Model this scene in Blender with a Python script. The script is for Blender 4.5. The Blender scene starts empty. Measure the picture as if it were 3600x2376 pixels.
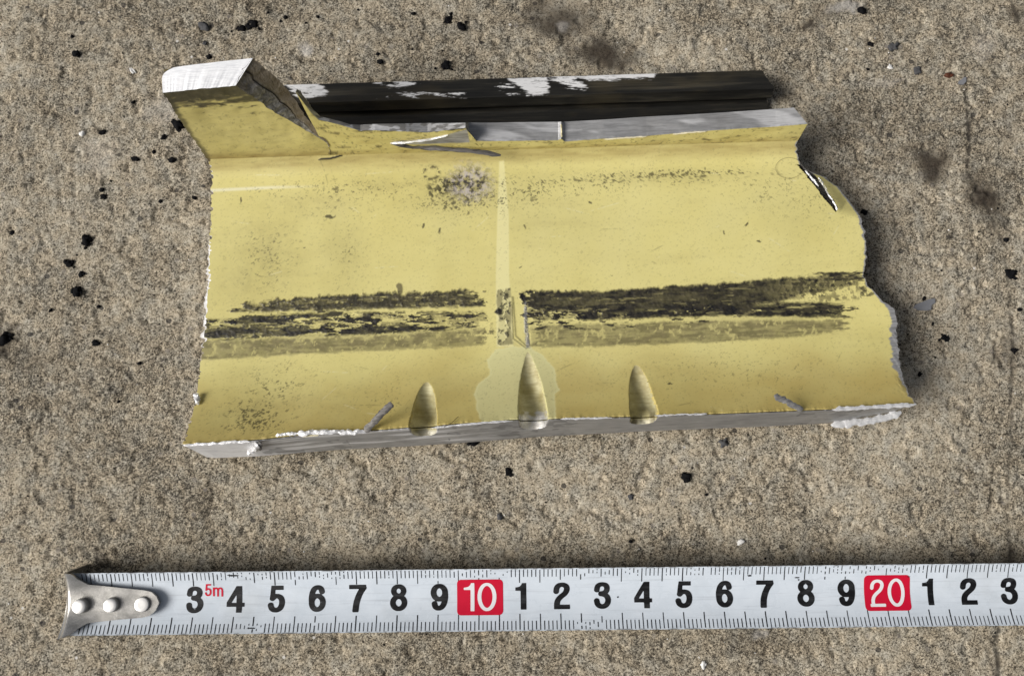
import bpy, bmesh, math, random
import numpy as np
from mathutils import Vector, Matrix

CM = 0.01
# ------------------------------------------------------------------ camera, world, sun, exposure
scene = bpy.context.scene
TILT = math.radians(8.0)          # the phone looks slightly north of straight down
DIST = 23.0                       # cm from lens to the concrete along the axis
FPX = 2020.0                      # focal length in pixels of a 2376 px wide picture
cam_d = bpy.data.cameras.new('camera')
cam = bpy.data.objects.new('camera', cam_d)
scene.collection.objects.link(cam)
CAMO = np.array([0.0, -DIST * math.sin(TILT), DIST * math.cos(TILT)])
cam.location = CAMO * CM
cam.rotation_euler = (TILT, 0, 0)
cam_d.sensor_width = 36.0
cam_d.lens = 36.0 * FPX / 2376.0
cam_d.clip_start = 0.005
cam_d.clip_end = 50.0
scene.camera = cam

SUN_AZ = math.radians(254.0)      # compass angle from +Y (north), clockwise
SUN_EL = math.radians(37.0)
world = bpy.data.worlds.new('World')
scene.world = world
world.use_nodes = True
wn = world.node_tree
wn.nodes.clear()
sky = wn.nodes.new('ShaderNodeTexSky')
sky.sky_type = 'NISHITA'
sky.sun_disc = False
sky.sun_elevation = SUN_EL
sky.sun_rotation = SUN_AZ
sky.air_density = 1.0
sky.dust_density = 5.0
sky.ozone_density = 1.0
bg = wn.nodes.new('ShaderNodeBackground')
bg.inputs['Strength'].default_value = 0.05
wo = wn.nodes.new('ShaderNodeOutputWorld')
hsv = wn.nodes.new('ShaderNodeHueSaturation')      # thin overcast: paler than a clear blue sky
hsv.inputs['Saturation'].default_value = 0.40
wn.links.new(sky.outputs[0], hsv.inputs['Color'])
wn.links.new(hsv.outputs[0], bg.inputs[0])
wn.links.new(bg.outputs[0], wo.inputs[0])

sun_d = bpy.data.lights.new('sun', 'SUN')
sun_d.energy = 3.3
sun_d.angle = math.radians(32.0)
sun_d.color = (1.0, 0.965, 0.92)
sun = bpy.data.objects.new('sun', sun_d)
scene.collection.objects.link(sun)
sdir = Vector((math.sin(SUN_AZ) * math.cos(SUN_EL), math.cos(SUN_AZ) * math.cos(SUN_EL), math.sin(SUN_EL)))
sun.rotation_euler = sdir.to_track_quat('Z', 'Y').to_euler()
sun.location = sdir * 2.0

scene.view_settings.view_transform = 'Standard'
scene.view_settings.look = 'None'
scene.view_settings.exposure = 0.08
scene.view_settings.gamma = 1.0
scene.view_settings.use_curve_mapping = False

# ------------------------------------------------------------------ helpers
rng = np.random.default_rng(7)
random.seed(7)


def ray(px, py):
    dx = (px - 1188.0) / FPX
    dy = (784.0 - py) / FPX
    c, s = math.cos(TILT), math.sin(TILT)
    return CAMO.copy(), np.array([dx, s + dy * c, -c + dy * s])


def atz(px, py, z=0.0):
    o, d = ray(px, py)
    return o + d * ((z - o[2]) / d[2])


def interp(x, pts):
    xs = [p[0] for p in pts]
    ys = [p[1] for p in pts]
    return np.interp(x, xs, ys)


def polyline(t, pts, ts=None):
    """point on a polyline at t in [0,1] (by arc length unless ts is given)"""
    p = np.array(pts, float)
    if ts is None:
        L = np.concatenate([[0], np.cumsum(np.linalg.norm(np.diff(p, axis=0), axis=1))])
        ts = L / L[-1]
    return np.stack([np.interp(t, ts, p[:, k]) for k in range(p.shape[1])], -1)


def _hash(ix, iy, seed):
    h = (ix.astype(np.int64) * 374761393 + iy.astype(np.int64) * 668265263 + seed * 1442695041) & 0xFFFFFFFF
    h = ((h ^ (h >> 13)) * 1274126177) & 0xFFFFFFFF
    h = (h ^ (h >> 16)) & 0xFFFFFFFF
    return h.astype(np.float64) / 4294967295.0


def vnoise(x, y, seed=0):
    x = np.asarray(x, float)
    y = np.asarray(y, float)
    ix = np.floor(x); iy = np.floor(y)
    fx = x - ix; fy = y - iy
    fx = fx * fx * fx * (fx * (fx * 6 - 15) + 10)
    fy = fy * fy * fy * (fy * (fy * 6 - 15) + 10)
    a = _hash(ix, iy, seed); b = _hash(ix + 1, iy, seed)
    c = _hash(ix, iy + 1, seed); d = _hash(ix + 1, iy + 1, seed)
    return (a * (1 - fx) + b * fx) * (1 - fy) + (c * (1 - fx) + d * fx) * fy


def fbm(x, y, seed=0, octs=4, gain=0.5):
    x = np.asarray(x, float); y = np.asarray(y, float)
    t = 0; a = 1.0; n = 0
    for o in range(octs):
        ca, sa = math.cos(0.5 + o * 1.1), math.sin(0.5 + o * 1.1)
        t = t + a * vnoise((x * ca - y * sa) * 2 ** o, (x * sa + y * ca) * 2 ** o, seed + o * 17)
        n += a
        a *= gain
    return t / n


def sstep(a, b, x):
    t = np.clip((x - a) / (b - a), 0, 1)
    return t * t * (3 - 2 * t)


def inpoly(x, y, poly):
    """signed distance to a polygon, positive inside"""
    x = np.asarray(x, float); y = np.asarray(y, float)
    P = np.array(poly, float)
    ins = np.zeros(x.shape, bool)
    dist = np.full(x.shape, 1e9)
    for i in range(len(P)):
        x1, y1 = P[i]; x2, y2 = P[(i + 1) % len(P)]
        ex, ey = x2 - x1, y2 - y1
        t = np.clip(((x - x1) * ex + (y - y1) * ey) / (ex * ex + ey * ey + 1e-12), 0, 1)
        dist = np.minimum(dist, np.hypot(x - x1 - t * ex, y - y1 - t * ey))
        if abs(ey) > 1e-12:
            c = ((y1 > y) != (y2 > y)) & (x < (x2 - x1) * (y - y1) / ey + x1)
            ins ^= c
    return np.where(ins, dist, -dist)


def link(o, parent=None):
    scene.collection.objects.link(o)
    if parent is not None:
        o.parent = parent
    return o


def tag(o, label=None, cat=None, group=None, kind=None):
    if label: o['label'] = label
    if cat: o['category'] = cat
    if group: o['group'] = group
    if kind: o['kind'] = kind
    return o


def empty(name, loc=(0, 0, 0), rz=0.0):
    o = bpy.data.objects.new(name, None)
    o.empty_display_size = 0.01
    o.location = Vector(loc) * CM
    o.rotation_euler = (0, 0, rz)
    return link(o)


def mesh_obj(name, verts, faces, material, parent=None, attrs=None, smooth=True, sharp=None):
    """verts (n,3) in cm, faces list or (m,4) array"""
    me = bpy.data.meshes.new(name)
    v = np.asarray(verts, float).reshape(-1, 3) * CM
    if isinstance(faces, np.ndarray):
        f = faces.astype(np.int32)
        me.vertices.add(len(v))
        me.vertices.foreach_set('co', v.ravel())
        me.loops.add(f.size)
        me.loops.foreach_set('vertex_index', f.ravel())
        me.polygons.add(len(f))
        me.polygons.foreach_set('loop_start', np.arange(0, f.size, f.shape[1], dtype=np.int32))
        me.polygons.foreach_set('loop_total', np.full(len(f), f.shape[1], dtype=np.int32))
        me.update(calc_edges=True)
    else:
        me.from_pydata([tuple(p) for p in v], [], [tuple(int(i) for i in q) for q in faces])
        me.update()
    if smooth:
        me.polygons.foreach_set('use_smooth', np.ones(len(me.polygons), bool))
        if sharp:
            me.set_sharp_from_angle(angle=math.radians(sharp))
    if attrs:
        for k, a in attrs.items():
            at = me.attributes.new(k, 'FLOAT', 'POINT')
            at.data.foreach_set('value', np.asarray(a, np.float32).ravel())
    if material is not None:
        me.materials.append(material)
    return link(bpy.data.objects.new(name, me), parent)


def gridfaces(r, c, off=0, flip=False):
    i, j = np.meshgrid(np.arange(r - 1), np.arange(c - 1), indexing='ij')
    a = (i * c + j).ravel() + off
    q = np.stack([a, a + 1, a + c + 1, a + c], 1)
    return q[:, ::-1] if flip else q


def compact(V, F, A=None):
    u, inv = np.unique(F.ravel(), return_inverse=True)
    A2 = {k: np.asarray(a).ravel()[u] for k, a in A.items()} if A else None
    return V[u], inv.reshape(F.shape), A2


# ------------------------------------------------------------------ shader helpers
class NT:
    def __init__(s, name):
        s.m = bpy.data.materials.new(name)
        s.m.use_nodes = True
        s.t = s.m.node_tree
        s.b = s.t.nodes['Principled BSDF']
        s.tc = s.t.nodes.new('ShaderNodeTexCoord').outputs['Object']

    def put(s, sock, v):
        if isinstance(v, bpy.types.NodeSocket):
            s.t.links.new(v, sock)
        elif v is not None:
            if isinstance(v, (tuple, list)) and len(v) == 3 and sock.type == 'RGBA':
                v = (*v, 1)
            sock.default_value = v

    def map(s, scale=(1, 1, 1), rot=(0, 0, 0), vec=None):
        n = s.t.nodes.new('ShaderNodeMapping')
        s.put(n.inputs['Vector'], vec or s.tc)
        n.inputs['Scale'].default_value = scale
        n.inputs['Rotation'].default_value = rot
        return n.outputs[0]

    def noise(s, scale, detail=3, rough=0.55, dist=0.0, vec=None, color=False):
        n = s.t.nodes.new('ShaderNodeTexNoise')
        s.put(n.inputs['Vector'], vec or s.tc)
        n.inputs['Scale'].default_value = scale
        n.inputs['Detail'].default_value = detail
        n.inputs['Roughness'].default_value = rough
        n.inputs['Distortion'].default_value = dist
        return n.outputs['Color' if color else 'Fac']

    def voro(s, scale, feature='F1', vec=None, out='Distance', rnd=1.0):
        n = s.t.nodes.new('ShaderNodeTexVoronoi')
        n.feature = feature
        s.put(n.inputs['Vector'], vec or s.tc)
        n.inputs['Scale'].default_value = scale
        n.inputs['Randomness'].default_value = rnd
        return n.outputs[out]

    def attr(s, name):
        n = s.t.nodes.new('ShaderNodeAttribute')
        n.attribute_name = name
        return n.outputs['Fac']

    def ramp(s, fac, stops, interp='LINEAR'):
        n = s.t.nodes.new('ShaderNodeValToRGB')
        n.color_ramp.interpolation = interp
        e = n.color_ramp.elements
        while len(e) < len(stops):
            e.new(0.5)
        for k, (p, c) in enumerate(stops):
            e[k].position = p
            e[k].color = (c, c, c, 1) if isinstance(c, (int, float)) else (*c, 1)
        s.put(n.inputs[0], fac)
        return n.outputs[0]

    def mix(s, fac, a, b, mode='MIX'):
        n = s.t.nodes.new('ShaderNodeMix')
        n.data_type = 'RGBA'
        n.blend_type = mode
        s.put(n.inputs[0], fac)
        s.put(n.inputs[6], a)
        s.put(n.inputs[7], b)
        return n.outputs[2]

    def math(s, op, a, b=None, c=None, clamp=False):
        n = s.t.nodes.new('ShaderNodeMath')
        n.operation = op
        n.use_clamp = clamp
        s.put(n.inputs[0], a)
        if b is not None: s.put(n.inputs[1], b)
        if c is not None: s.put(n.inputs[2], c)
        return n.outputs[0]

    def bump(s, h, strength, dist, normal=None):
        n = s.t.nodes.new('ShaderNodeBump')
        n.inputs['Strength'].default_value = strength
        n.inputs['Distance'].default_value = dist
        s.put(n.inputs['Height'], h)
        if normal is not None: s.put(n.inputs['Normal'], normal)
        return n.outputs[0]

    def out(s, color=None, rough=None, metal=None, normal=None, spec=None, coat=None):
        if color is not None: s.put(s.b.inputs['Base Color'], color)
        if rough is not None: s.put(s.b.inputs['Roughness'], rough)
        if metal is not None: s.put(s.b.inputs['Metallic'], metal)
        if normal is not None: s.put(s.b.inputs['Normal'], normal)
        if spec is not None: s.put(s.b.inputs['Specular IOR Level'], spec)
        if coat is not None: s.put(s.b.inputs['Coat Weight'], coat)
        return s.m


# ---- concrete
def mat_concrete():
    n = NT('weathered_concrete')
    fine = n.noise(2400, 3, 0.62, 0.9)
    mid = n.noise(620, 3, 0.6)
    big = n.noise(60, 4, 0.6)
    huge = n.noise(14, 3, 0.5)
    cell = n.voro(1150, out='Color')
    cr = n.ramp(cell, [(0.0, 0.0), (1.0, 1.0)])
    f = n.math('MULTIPLY_ADD', mid, 0.24, n.math('MULTIPLY', fine, 1.05))
    f = n.math('MULTIPLY_ADD', n.math('SUBTRACT', big, 0.5), 0.24, f)
    f = n.math('MULTIPLY_ADD', n.math('SUBTRACT', huge, 0.5), 0.22, f)
    f = n.math('MULTIPLY_ADD', n.math('SUBTRACT', cr, 0.5), 0.10, f)
    col = n.ramp(f, [(0.47, (0.044, 0.038, 0.030)), (0.555, (0.120, 0.104, 0.079)), (0.62, (0.250, 0.221, 0.168)),
                     (0.695, (0.450, 0.400, 0.308)), (0.83, (0.62, 0.565, 0.455))])
    # tint patches: bluish grey aggregate, warm sand
    tint = n.ramp(n.noise(260, 2, 0.5), [(0.40, (1.04, 0.99, 0.93)), (0.56, (1, 1, 1)), (0.70, (0.92, 0.95, 1.0))])
    col = n.mix(0.8, col, tint, 'MULTIPLY')
    # aggregate chips showing through
    ag = n.voro(330, out='Distance')
    agc = n.voro(330, out='Color')
    chip = n.math('MULTIPLY', n.math('LESS_THAN', ag, 0.22), n.math('GREATER_THAN', agc, 0.80))
    col = n.mix(n.math('MULTIPLY', chip, 0.42), col, n.mix(agc, (0.10, 0.10, 0.11), (0.30, 0.27, 0.24)))
    wh = n.voro(420, out='Distance')
    whc = n.voro(420, out='Color')
    wm = n.math('MULTIPLY', n.math('LESS_THAN', wh, 0.16), n.math('GREATER_THAN', whc, 0.93))
    col = n.mix(n.math('MULTIPLY', wm, 0.8), col, (0.72, 0.70, 0.66))
    # dark pits
    dk = n.math('MULTIPLY', n.math('LESS_THAN', n.voro(300, out='Distance', vec=n.map((1, 1.2, 1), (0, 0, 1))), 0.24),
                n.math('GREATER_THAN', n.voro(300, out='Color', vec=n.map((1, 1.2, 1), (0, 0, 1))), 0.86))
    col = n.mix(n.math('MULTIPLY', dk, 0.75), col, (0.025, 0.024, 0.026))
    stain = n.attr('stain')
    sm = n.math('MULTIPLY', stain, n.math('MULTIPLY_ADD', fine, 1.3, 0.45), clamp=True)
    col = n.mix(n.math('MULTIPLY', sm, 0.9), col, (0.030, 0.022, 0.016))
    crack = n.attr('crack')
    col = n.mix(n.math('MULTIPLY', n.math('MULTIPLY', crack, n.ramp(fine, [(0.35, 0.5), (0.6, 1.0)])), 0.9), col, (0.02, 0.018, 0.016))
    pale = n.attr('pale')
    col = n.mix(n.math('MULTIPLY', n.math('MULTIPLY', pale, fine), 1.1), col, (0.62, 0.60, 0.57))
    h = n.math('ADD', n.math('MULTIPLY', fine, 0.7), n.math('MULTIPLY', mid, 0.6))
    nb = n.bump(h, 0.55, 0.0006)
    return n.out(col, 0.9, 0.0, nb, 0.25)


# ---- primer paint with grime and painted-shade masks (attributes), bare metal where scraped
def mat_primer(name, grooves=False):
    n = NT(name)
    blot = n.noise(45, 4, 0.6)
    fine = n.noise(900, 3, 0.6)
    stre = n.noise(120, 4, 0.6, 0.3, vec=n.map((0.35, 1.6, 1)))
    base = n.ramp(blot, [(0.30, (0.670, 0.595, 0.225)), (0.52, (0.720, 0.648, 0.262)), (0.75, (0.735, 0.668, 0.290))])
    base = n.mix(n.math('MULTIPLY', n.ramp(stre, [(0.52, 0.0), (0.75, 1.0)]), 0.16), base, (0.36, 0.30, 0.12))
    base = n.mix(n.math('MULTIPLY', n.ramp(fine, [(0.58, 0.0), (0.78, 1.0)]), 0.22), base, (0.30, 0.25, 0.10))
    # north fillet grime, plus shade painted in toward the south lip
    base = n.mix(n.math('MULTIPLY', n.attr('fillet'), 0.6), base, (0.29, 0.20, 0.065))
    base = n.mix(n.math('MULTIPLY', n.attr('ochre_shade'), 0.75), base, (0.50, 0.365, 0.105))  # ochre shade of the south curve, mixed into the paint colour
    base = n.mix(n.math('MULTIPLY', n.attr('smudge'), n.math('MULTIPLY_ADD', n.noise(600, 4, 0.7), 0.9, 0.1)), base, (0.16, 0.135, 0.06))
    base = n.mix(n.attr('pale'), base, (0.82, 0.77, 0.40))
    base = n.mix(n.attr('rub'), base, (0.86, 0.84, 0.62))
    base = n.mix(n.math('MULTIPLY', n.attr('patch'), 0.85), base, (0.69, 0.68, 0.37))
    gl = n.noise(700, 3, 0.6)
    ol = n.math('MULTIPLY', n.attr('olive'), n.math('MULTIPLY_ADD', gl, 0.5, 0.6), clamp=True)
    base = n.mix(ol, base, n.mix(n.ramp(gl, [(0.35, 0.0), (0.65, 1.0)]), (0.062, 0.054, 0.030), (0.20, 0.172, 0.085)))
    da = n.attr('dark')
    base = n.mix(da, base, n.mix(n.ramp(gl, [(0.35, 0.0), (0.7, 1.0)]), (0.009, 0.009, 0.011), (0.044, 0.039, 0.028)))
    sp = n.attr('speck')
    base = n.mix(sp, base, (0.045, 0.040, 0.022))
    chalk = n.attr('chalk')
    base = n.mix(chalk, base, n.mix(n.ramp(gl, [(0.42, 0.0), (0.58, 1.0)]), (0.055, 0.048, 0.042), (0.52, 0.47, 0.43)))
    bare = n.attr('bare')
    bs = n.noise(500, 3, 0.6, vec=n.map((0.5, 6, 3)))
    base = n.mix(bare, base, n.ramp(bs, [(0.3, (0.25, 0.25, 0.25)), (0.7, (0.52, 0.52, 0.53))]))
    rough = n.ramp(n.math('MAXIMUM', da, ol), [(0.0, 0.52), (1.0, 0.42)])
    rough = n.mix(bare, rough, (0.38, 0.38, 0.38))
    h = n.math('ADD', n.math('MULTIPLY', fine, 0.25), n.math('MULTIPLY', da, n.math('MULTIPLY_ADD', gl, 0.8, 0.3)))
    nb = n.bump(h, 0.28, 0.0003)
    return n.out(base, rough, n.math('MULTIPLY', bare, 0.4), nb, 0.4)


def mat_groove():
    n = NT('milled_groove_primer')
    turn = n.noise(420, 3, 0.6, 0.4, vec=n.map((0.55, 3.5, 1), (0, 0, 0.25)))
    blot = n.noise(250, 3, 0.6)
    base = n.ramp(blot, [(0.3, (0.46, 0.40, 0.18)), (0.7, (0.66, 0.62, 0.38))])
    base = n.mix(n.math('MULTIPLY', n.ramp(turn, [(0.45, 0.0), (0.7, 1.0)]), 0.45), base, (0.28, 0.23, 0.09))
    bare = n.attr('bare')
    base = n.mix(bare, base, (0.80, 0.80, 0.80))
    da = n.math('MULTIPLY', n.attr('dark'), n.ramp(blot, [(0.42, 0.0), (0.55, 1.0)]))
    base = n.mix(da, base, (0.05, 0.04, 0.02))
    met = n.math('MAXIMUM', n.math('MULTIPLY', bare, 0.8), 0.08)
    base = n.mix(n.math('MULTIPLY', n.ramp(n.noise(130, 4, 0.65), [(0.45, 0.0), (0.7, 1.0)]), 0.5), base, (0.20, 0.15, 0.055))
    nb = n.bump(turn, 0.18, 0.0003)
    return n.out(base, 0.55, met, nb, 0.3)


def mat_metal(name, lo, hi, rough, ang=0.3, sc=(1, 9, 1), scale=380, dirt=0.0, metal=1.0, bump=0.25):
    n = NT(name)
    s1 = n.noise(scale, 4, 0.65, 0.2, vec=n.map(sc, (0, 0, ang)))
    s2 = n.noise(90, 3, 0.6)
    col = n.ramp(s1, [(0.30, lo), (0.62, hi)])
    if dirt:
        col = n.mix(n.math('MULTIPLY', n.ramp(s2, [(0.48, 0.0), (0.68, 1.0)]), dirt), col, (0.10, 0.09, 0.08))
    wht = n.math('MULTIPLY', n.attr('white'), n.ramp(s1, [(0.25, 0.55), (0.5, 1.0)]))
    col = n.mix(wht, col, (0.88, 0.88, 0.89))
    metal = n.math('MULTIPLY_ADD', wht, -0.3, metal)
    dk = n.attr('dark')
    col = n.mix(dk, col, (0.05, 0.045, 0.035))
    r = n.ramp(s2, [(0.3, rough - 0.06), (0.7, rough + 0.1)])
    nb = n.bump(s1, bump, 0.0003)
    return n.out(col, r, n.math('SUBTRACT', metal, n.math('MULTIPLY', dk, 0.8)), nb)


def mat_fracture():
    n = NT('fractured_metal')
    a = n.noise(700, 4, 0.7, 0.6)
    b = n.noise(160, 3, 0.6, vec=n.map((1, 1, 0.5)))
    col = n.ramp(a, [(0.33, (0.09, 0.086, 0.08)), (0.50, (0.27, 0.26, 0.245)), (0.68, (0.55, 0.53, 0.50))])
    col = n.mix(n.math('MULTIPLY', n.attr('dirt'), n.math('MULTIPLY_ADD', b, 0.8, 0.3), clamp=True), col, (0.20, 0.155, 0.09))
    col = n.mix(n.attr('dark'), col, (0.010, 0.009, 0.008))
    return n.out(col, 0.62, 0.25, n.bump(a, 0.8, 0.0006), 0.4)


def mat_rail():
    n = NT('blackened_rail')
    st = n.noise(260, 4, 0.65, 0.1, vec=n.map((0.12, 3.2, 1)))
    blot = n.noise(110, 3, 0.6, vec=n.map((0.4, 1.4, 1)))
    col = n.ramp(st, [(0.30, (0.005, 0.005, 0.005)), (0.54, (0.018, 0.017, 0.014)), (0.78, (0.075, 0.067, 0.050))])
    col = n.mix(n.math('MULTIPLY', n.ramp(blot, [(0.50, 0.0), (0.70, 1.0)]), 0.4), col, (0.075, 0.060, 0.032))
    br = n.attr('bare')
    sc = n.noise(420, 3, 0.6, vec=n.map((0.8, 5, 1), (0, 0, 0.55)))
    br = n.math('MULTIPLY', br, n.ramp(sc, [(0.30, 0.35), (0.46, 1.0)]))
    col = n.mix(br, col, (0.92, 0.92, 0.92))
    return n.out(col, n.mix(br, (0.42, 0.42, 0.42), (0.45, 0.45, 0.45)), n.math('MULTIPLY', br, 0.3), n.bump(st, 0.3, 0.0003), 0.4)


def mat_simple(name, col, rough=0.6, metal=0.0, spec=0.4, nscale=600, var=0.25, bump=0.0):
    n = NT(name)
    f = n.noise(nscale, 3, 0.6)
    c = n.mix(f, tuple(x * (1 - var) for x in col), tuple(min(1, x * (1 + var)) for x in col))
    nb = n.bump(f, bump, 0.0004) if bump else None
    return n.out(c, rough, metal, nb, spec)


def mat_ink():
    n = NT('black_print')
    f = n.noise(900, 4, 0.7)
    g = n.noise(300, 3, 0.6, vec=n.map((0.6, 3, 1), (0, 0, 0.4)))
    c = n.mix(n.ramp(g, [(0.45, 0.0), (0.8, 1.0)]), (0.007, 0.007, 0.008), (0.045, 0.047, 0.05))
    c = n.mix(n.ramp(f, [(0.68, 0.0), (0.74, 0.8)]), c, (0.40, 0.44, 0.48))
    return n.out(c, 0.5, 0.0, None, 0.25)


def mat_blade():
    n = NT('tape_blade_paint')
    f = n.noise(160, 4, 0.65)
    s = n.noise(500, 3, 0.6, vec=n.map((0.15, 3, 1)))
    c = n.ramp(f, [(0.35, (0.65, 0.715, 0.785)), (0.65, (0.71, 0.772, 0.84))])
    c = n.mix(n.math('MULTIPLY', n.ramp(s, [(0.56, 0.0), (0.76, 1.0)]), 0.38), c, (0.36, 0.39, 0.43))
    c = n.mix(n.math('MULTIPLY', n.ramp(n.noise(38, 5, 0.7), [(0.52, 0.0), (0.75, 1.0)]), 0.30), c, (0.40, 0.41, 0.40))
    e = n.attr('edge')
    c = n.mix(n.math('MULTIPLY', e, n.ramp(n.noise(700, 3, 0.6), [(0.42, 0.0), (0.60, 1.0)])), c, (0.12, 0.12, 0.12))
    return n.out(c, n.ramp(f, [(0.3, 0.20), (0.7, 0.38)]), 0.0, n.bump(s, 0.06, 0.0003), 0.5)


M = {
    'concrete': mat_concrete(),
    'primer': mat_primer('yellow_zinc_primer'),
    'groove': mat_groove(),
    'cut': mat_metal('sawn_aluminium', (0.30, 0.30, 0.30), (0.46, 0.46, 0.462), 0.45, 0.12, (0.5, 7, 3), 330, 0.25, 0.55),
    'cutbright': mat_metal('bright_sawn_aluminium', (0.72, 0.735, 0.77), (0.95, 0.96, 0.98), 0.50, -0.42, (1.2, 9, 1), 300, 0.0, 0.12),
    'burr': mat_metal('bright_burr', (0.72, 0.72, 0.73), (0.96, 0.96, 0.96), 0.35, 0.1, (1, 3, 3), 500, 0.25, 0.4, 0.8),
    'torn': mat_metal('torn_aluminium', (0.20, 0.195, 0.19), (0.40, 0.39, 0.38), 0.5, 0.9, (2, 5, 2), 350, 0.35, 0.45, 0.6),
    'splinter': mat_metal('grey_splinter', (0.06, 0.055, 0.05), (0.16, 0.15, 0.14), 0.5, 0.0, (1, 4, 4), 500, 0.3, 0.35, 0.6),
    'fracture': mat_fracture(),
    'rail': mat_rail(),
    'under': mat_simple('underside_primer', (0.30, 0.25, 0.10), 0.7),
    'blade': mat_blade(),
    'ink': mat_ink(),
    'red': mat_simple('red_print', (0.60, 0.006, 0.035), 0.5, 0, 0.25, 500, 0.12),
    'white': mat_simple('white_print', (0.82, 0.82, 0.84), 0.35, 0, 0.5, 500, 0.05),
    'steel': mat_metal('nickel_steel', (0.42, 0.41, 0.38), (0.66, 0.64, 0.60), 0.24, 0.2, (1, 2, 1), 300, 0.35, 0.8, 0.15),
    'rivet': mat_metal('rivet_steel', (0.66, 0.65, 0.63), (0.80, 0.79, 0.77), 0.30, 0.2, (1, 1, 1), 300, 0.0, 0.6, 0.05),
    'black': mat_simple('black_crumb', (0.006, 0.006, 0.007), 0.85, 0, 0.12, 900, 0.6, 0.6),
    'greycrumb': mat_simple('grey_crumb', (0.075, 0.075, 0.078), 0.8, 0, 0.3, 900, 0.6, 0.6),
    'greyflake': mat_simple('grey_flake', (0.20, 0.205, 0.22), 0.7, 0, 0.3, 500, 0.12),
    'whitechip': mat_simple('white_chip', (0.80, 0.79, 0.76), 0.6, 0, 0.3, 700, 0.1),
    'brownchip': mat_simple('brown_chip', (0.10, 0.035, 0.018), 0.6, 0, 0.3, 700, 0.3),
    'hair': mat_simple('dark_fibre', (0.06, 0.045, 0.025), 0.6),
    'flake': mat_simple('pale_paint_edge', (0.72, 0.66, 0.46), 0.6),
}

# ------------------------------------------------------------------ the ground
def axis_coords(a, b, step, far):
    d = np.arange(a, b + step * 0.5, step)
    ext = step * 1.35 ** np.arange(1, 40)
    e = np.cumsum(ext)
    e = e[e < far]
    return np.concatenate([a - e[::-1], d, b + e])


gx = axis_coords(-15.5, 15.5, 0.04, 160)
gy = axis_coords(-9.5, 11.5, 0.04, 160)
GX, GY = np.meshgrid(gx, gy)


def gpx(p, r=None):
    q = atz(p[0], p[1], 0.0)
    return q[0], q[1]


inv = np.zeros_like(GX)
stain = np.zeros_like(GX)
warpx = (fbm(GX * 1.6, GY * 1.6, 3) - 0.5) * 0.9
warpy = (fbm(GX * 1.6, GY * 1.6, 9) - 0.5) * 0.9
for (px, py, rx, ry, a) in [(1400, 128, 95, 50, 1.0), (1300, 55, 110, 55, .8), (1250, 20, 60, 40, .6), (1340, 20, 60, 35, .35), (2150, 372, 62, 56, 1.0), (2283, 455, 58, 66, .95), (2300, 520, 40, 50, .5), (1880, 47, 26, 20, .85),
                            (1791, 56, 16, 20, .7), (8, 790, 40, 26, .7), (410, 300, 26, 26, .35), (2340, 810, 30, 60, .4),
                            (1930, 12, 60, 22, .4), (2368, 40, 28, 40, .6), (2360, 300, 30, 40, .25), (2340, 1290, 22, 30, .7), (545, 62, 26, 14, .3),
                            (230, 1290, 26, 14, .55), (60, 830, 110, 30, .25), (1810, 235, 60, 30, .35), (1060, 1030, 80, 14, .12), (1085, 60, 40, 25, .2),  # first entry on this line: hook's cast shadow painted on the concrete
                            (1740, 1480, 60, 26, .25), (880, 60, 200, 60, .08), (150, 640, 60, 120, .08)]:
    x, y = gpx((px, py))
    r = np.hypot((GX - x + warpx) / (rx / 91.0), (GY - y + warpy) / (ry / 91.0))
    stain = np.maximum(stain, a * (1 - sstep(0.15, 1.3, r)))
crack = np.zeros_like(GX)
for pts, w, a in [([(2246, 248), (2249, 290), (2252, 330), (2248, 365), (2250, 400)], 6.0, 1.0),
                  ([(2250, 400), (2270, 440), (2300, 500), (2325, 560), (2340, 640), (2352, 760), (2350, 900), (2345, 1100), (2340, 1180), (2346, 1300)], 5, .7),
                  ([(2325, 1440), (2314, 1490), (2318, 1530), (2316, 1600)], 6.5, 1.0),
                  ([(2345, -10), (2362, 30), (2372, 70)], 6, .7),
                  ([(180, 1270), (225, 1300), (262, 1318)], 8, .5)]:  # this last line: hook's shadow drawn into the concrete colour
    q = np.array([gpx(p) for p in pts])
    dist = np.full(GX.shape, 1e9)
    for i in range(len(q) - 1):
        e = q[i + 1] - q[i]
        t = np.clip(((GX - q[i, 0]) * e[0] + (GY - q[i, 1]) * e[1]) / (e @ e), 0, 1)
        dist = np.minimum(dist, np.hypot(GX + warpx * .12 - q[i, 0] - t * e[0], GY + warpy * .12 - q[i, 1] - t * e[1]))
    br = sstep(0.28, 0.52, fbm(GX * 6, GY * 6, 31))
    crack = np.maximum(crack, a * br * (1 - sstep(0.4, 1.3, dist / (w / 91.0))))
pale = np.zeros_like(GX)
for (px, py, rx, ry, a) in [(713, 105, 24, 22, .9), (1960, 12, 55, 16, .8), (1760, 1470, 20, 16, .7), (2060, 185, 60, 12, .35), (375, 250, 40, 40, .35), (230, 360, 60, 60, .3), (1310, 60, 20, 12, .5), (2280, 110, 40, 50, .3)]:
    x, y = gpx((px, py))
    r = np.hypot((GX - x + warpx * .6) / (rx / 91.0), (GY - y + warpy * .6) / (ry / 91.0))
    pale = np.maximum(pale, a * (1 - sstep(0.3, 1.2, r)))
inview = np.exp(-np.maximum(0, np.maximum(np.abs(GX) - 18, np.abs(GY) - 14)) / 3.0)
GZ = (fbm(GX * 2.2, GY * 2.2, 40, 3) - .5) * 0.05 + (fbm(GX * 9, GY * 9, 41, 2) - .5) * 0.022 * inview
pit = fbm(GX * 3.4, GY * 3.4, 50, 3)
GZ -= 0.05 * sstep(0.66, 0.74, pit) * inview
GZ -= crack * 0.02
GZ -= 0.035
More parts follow.
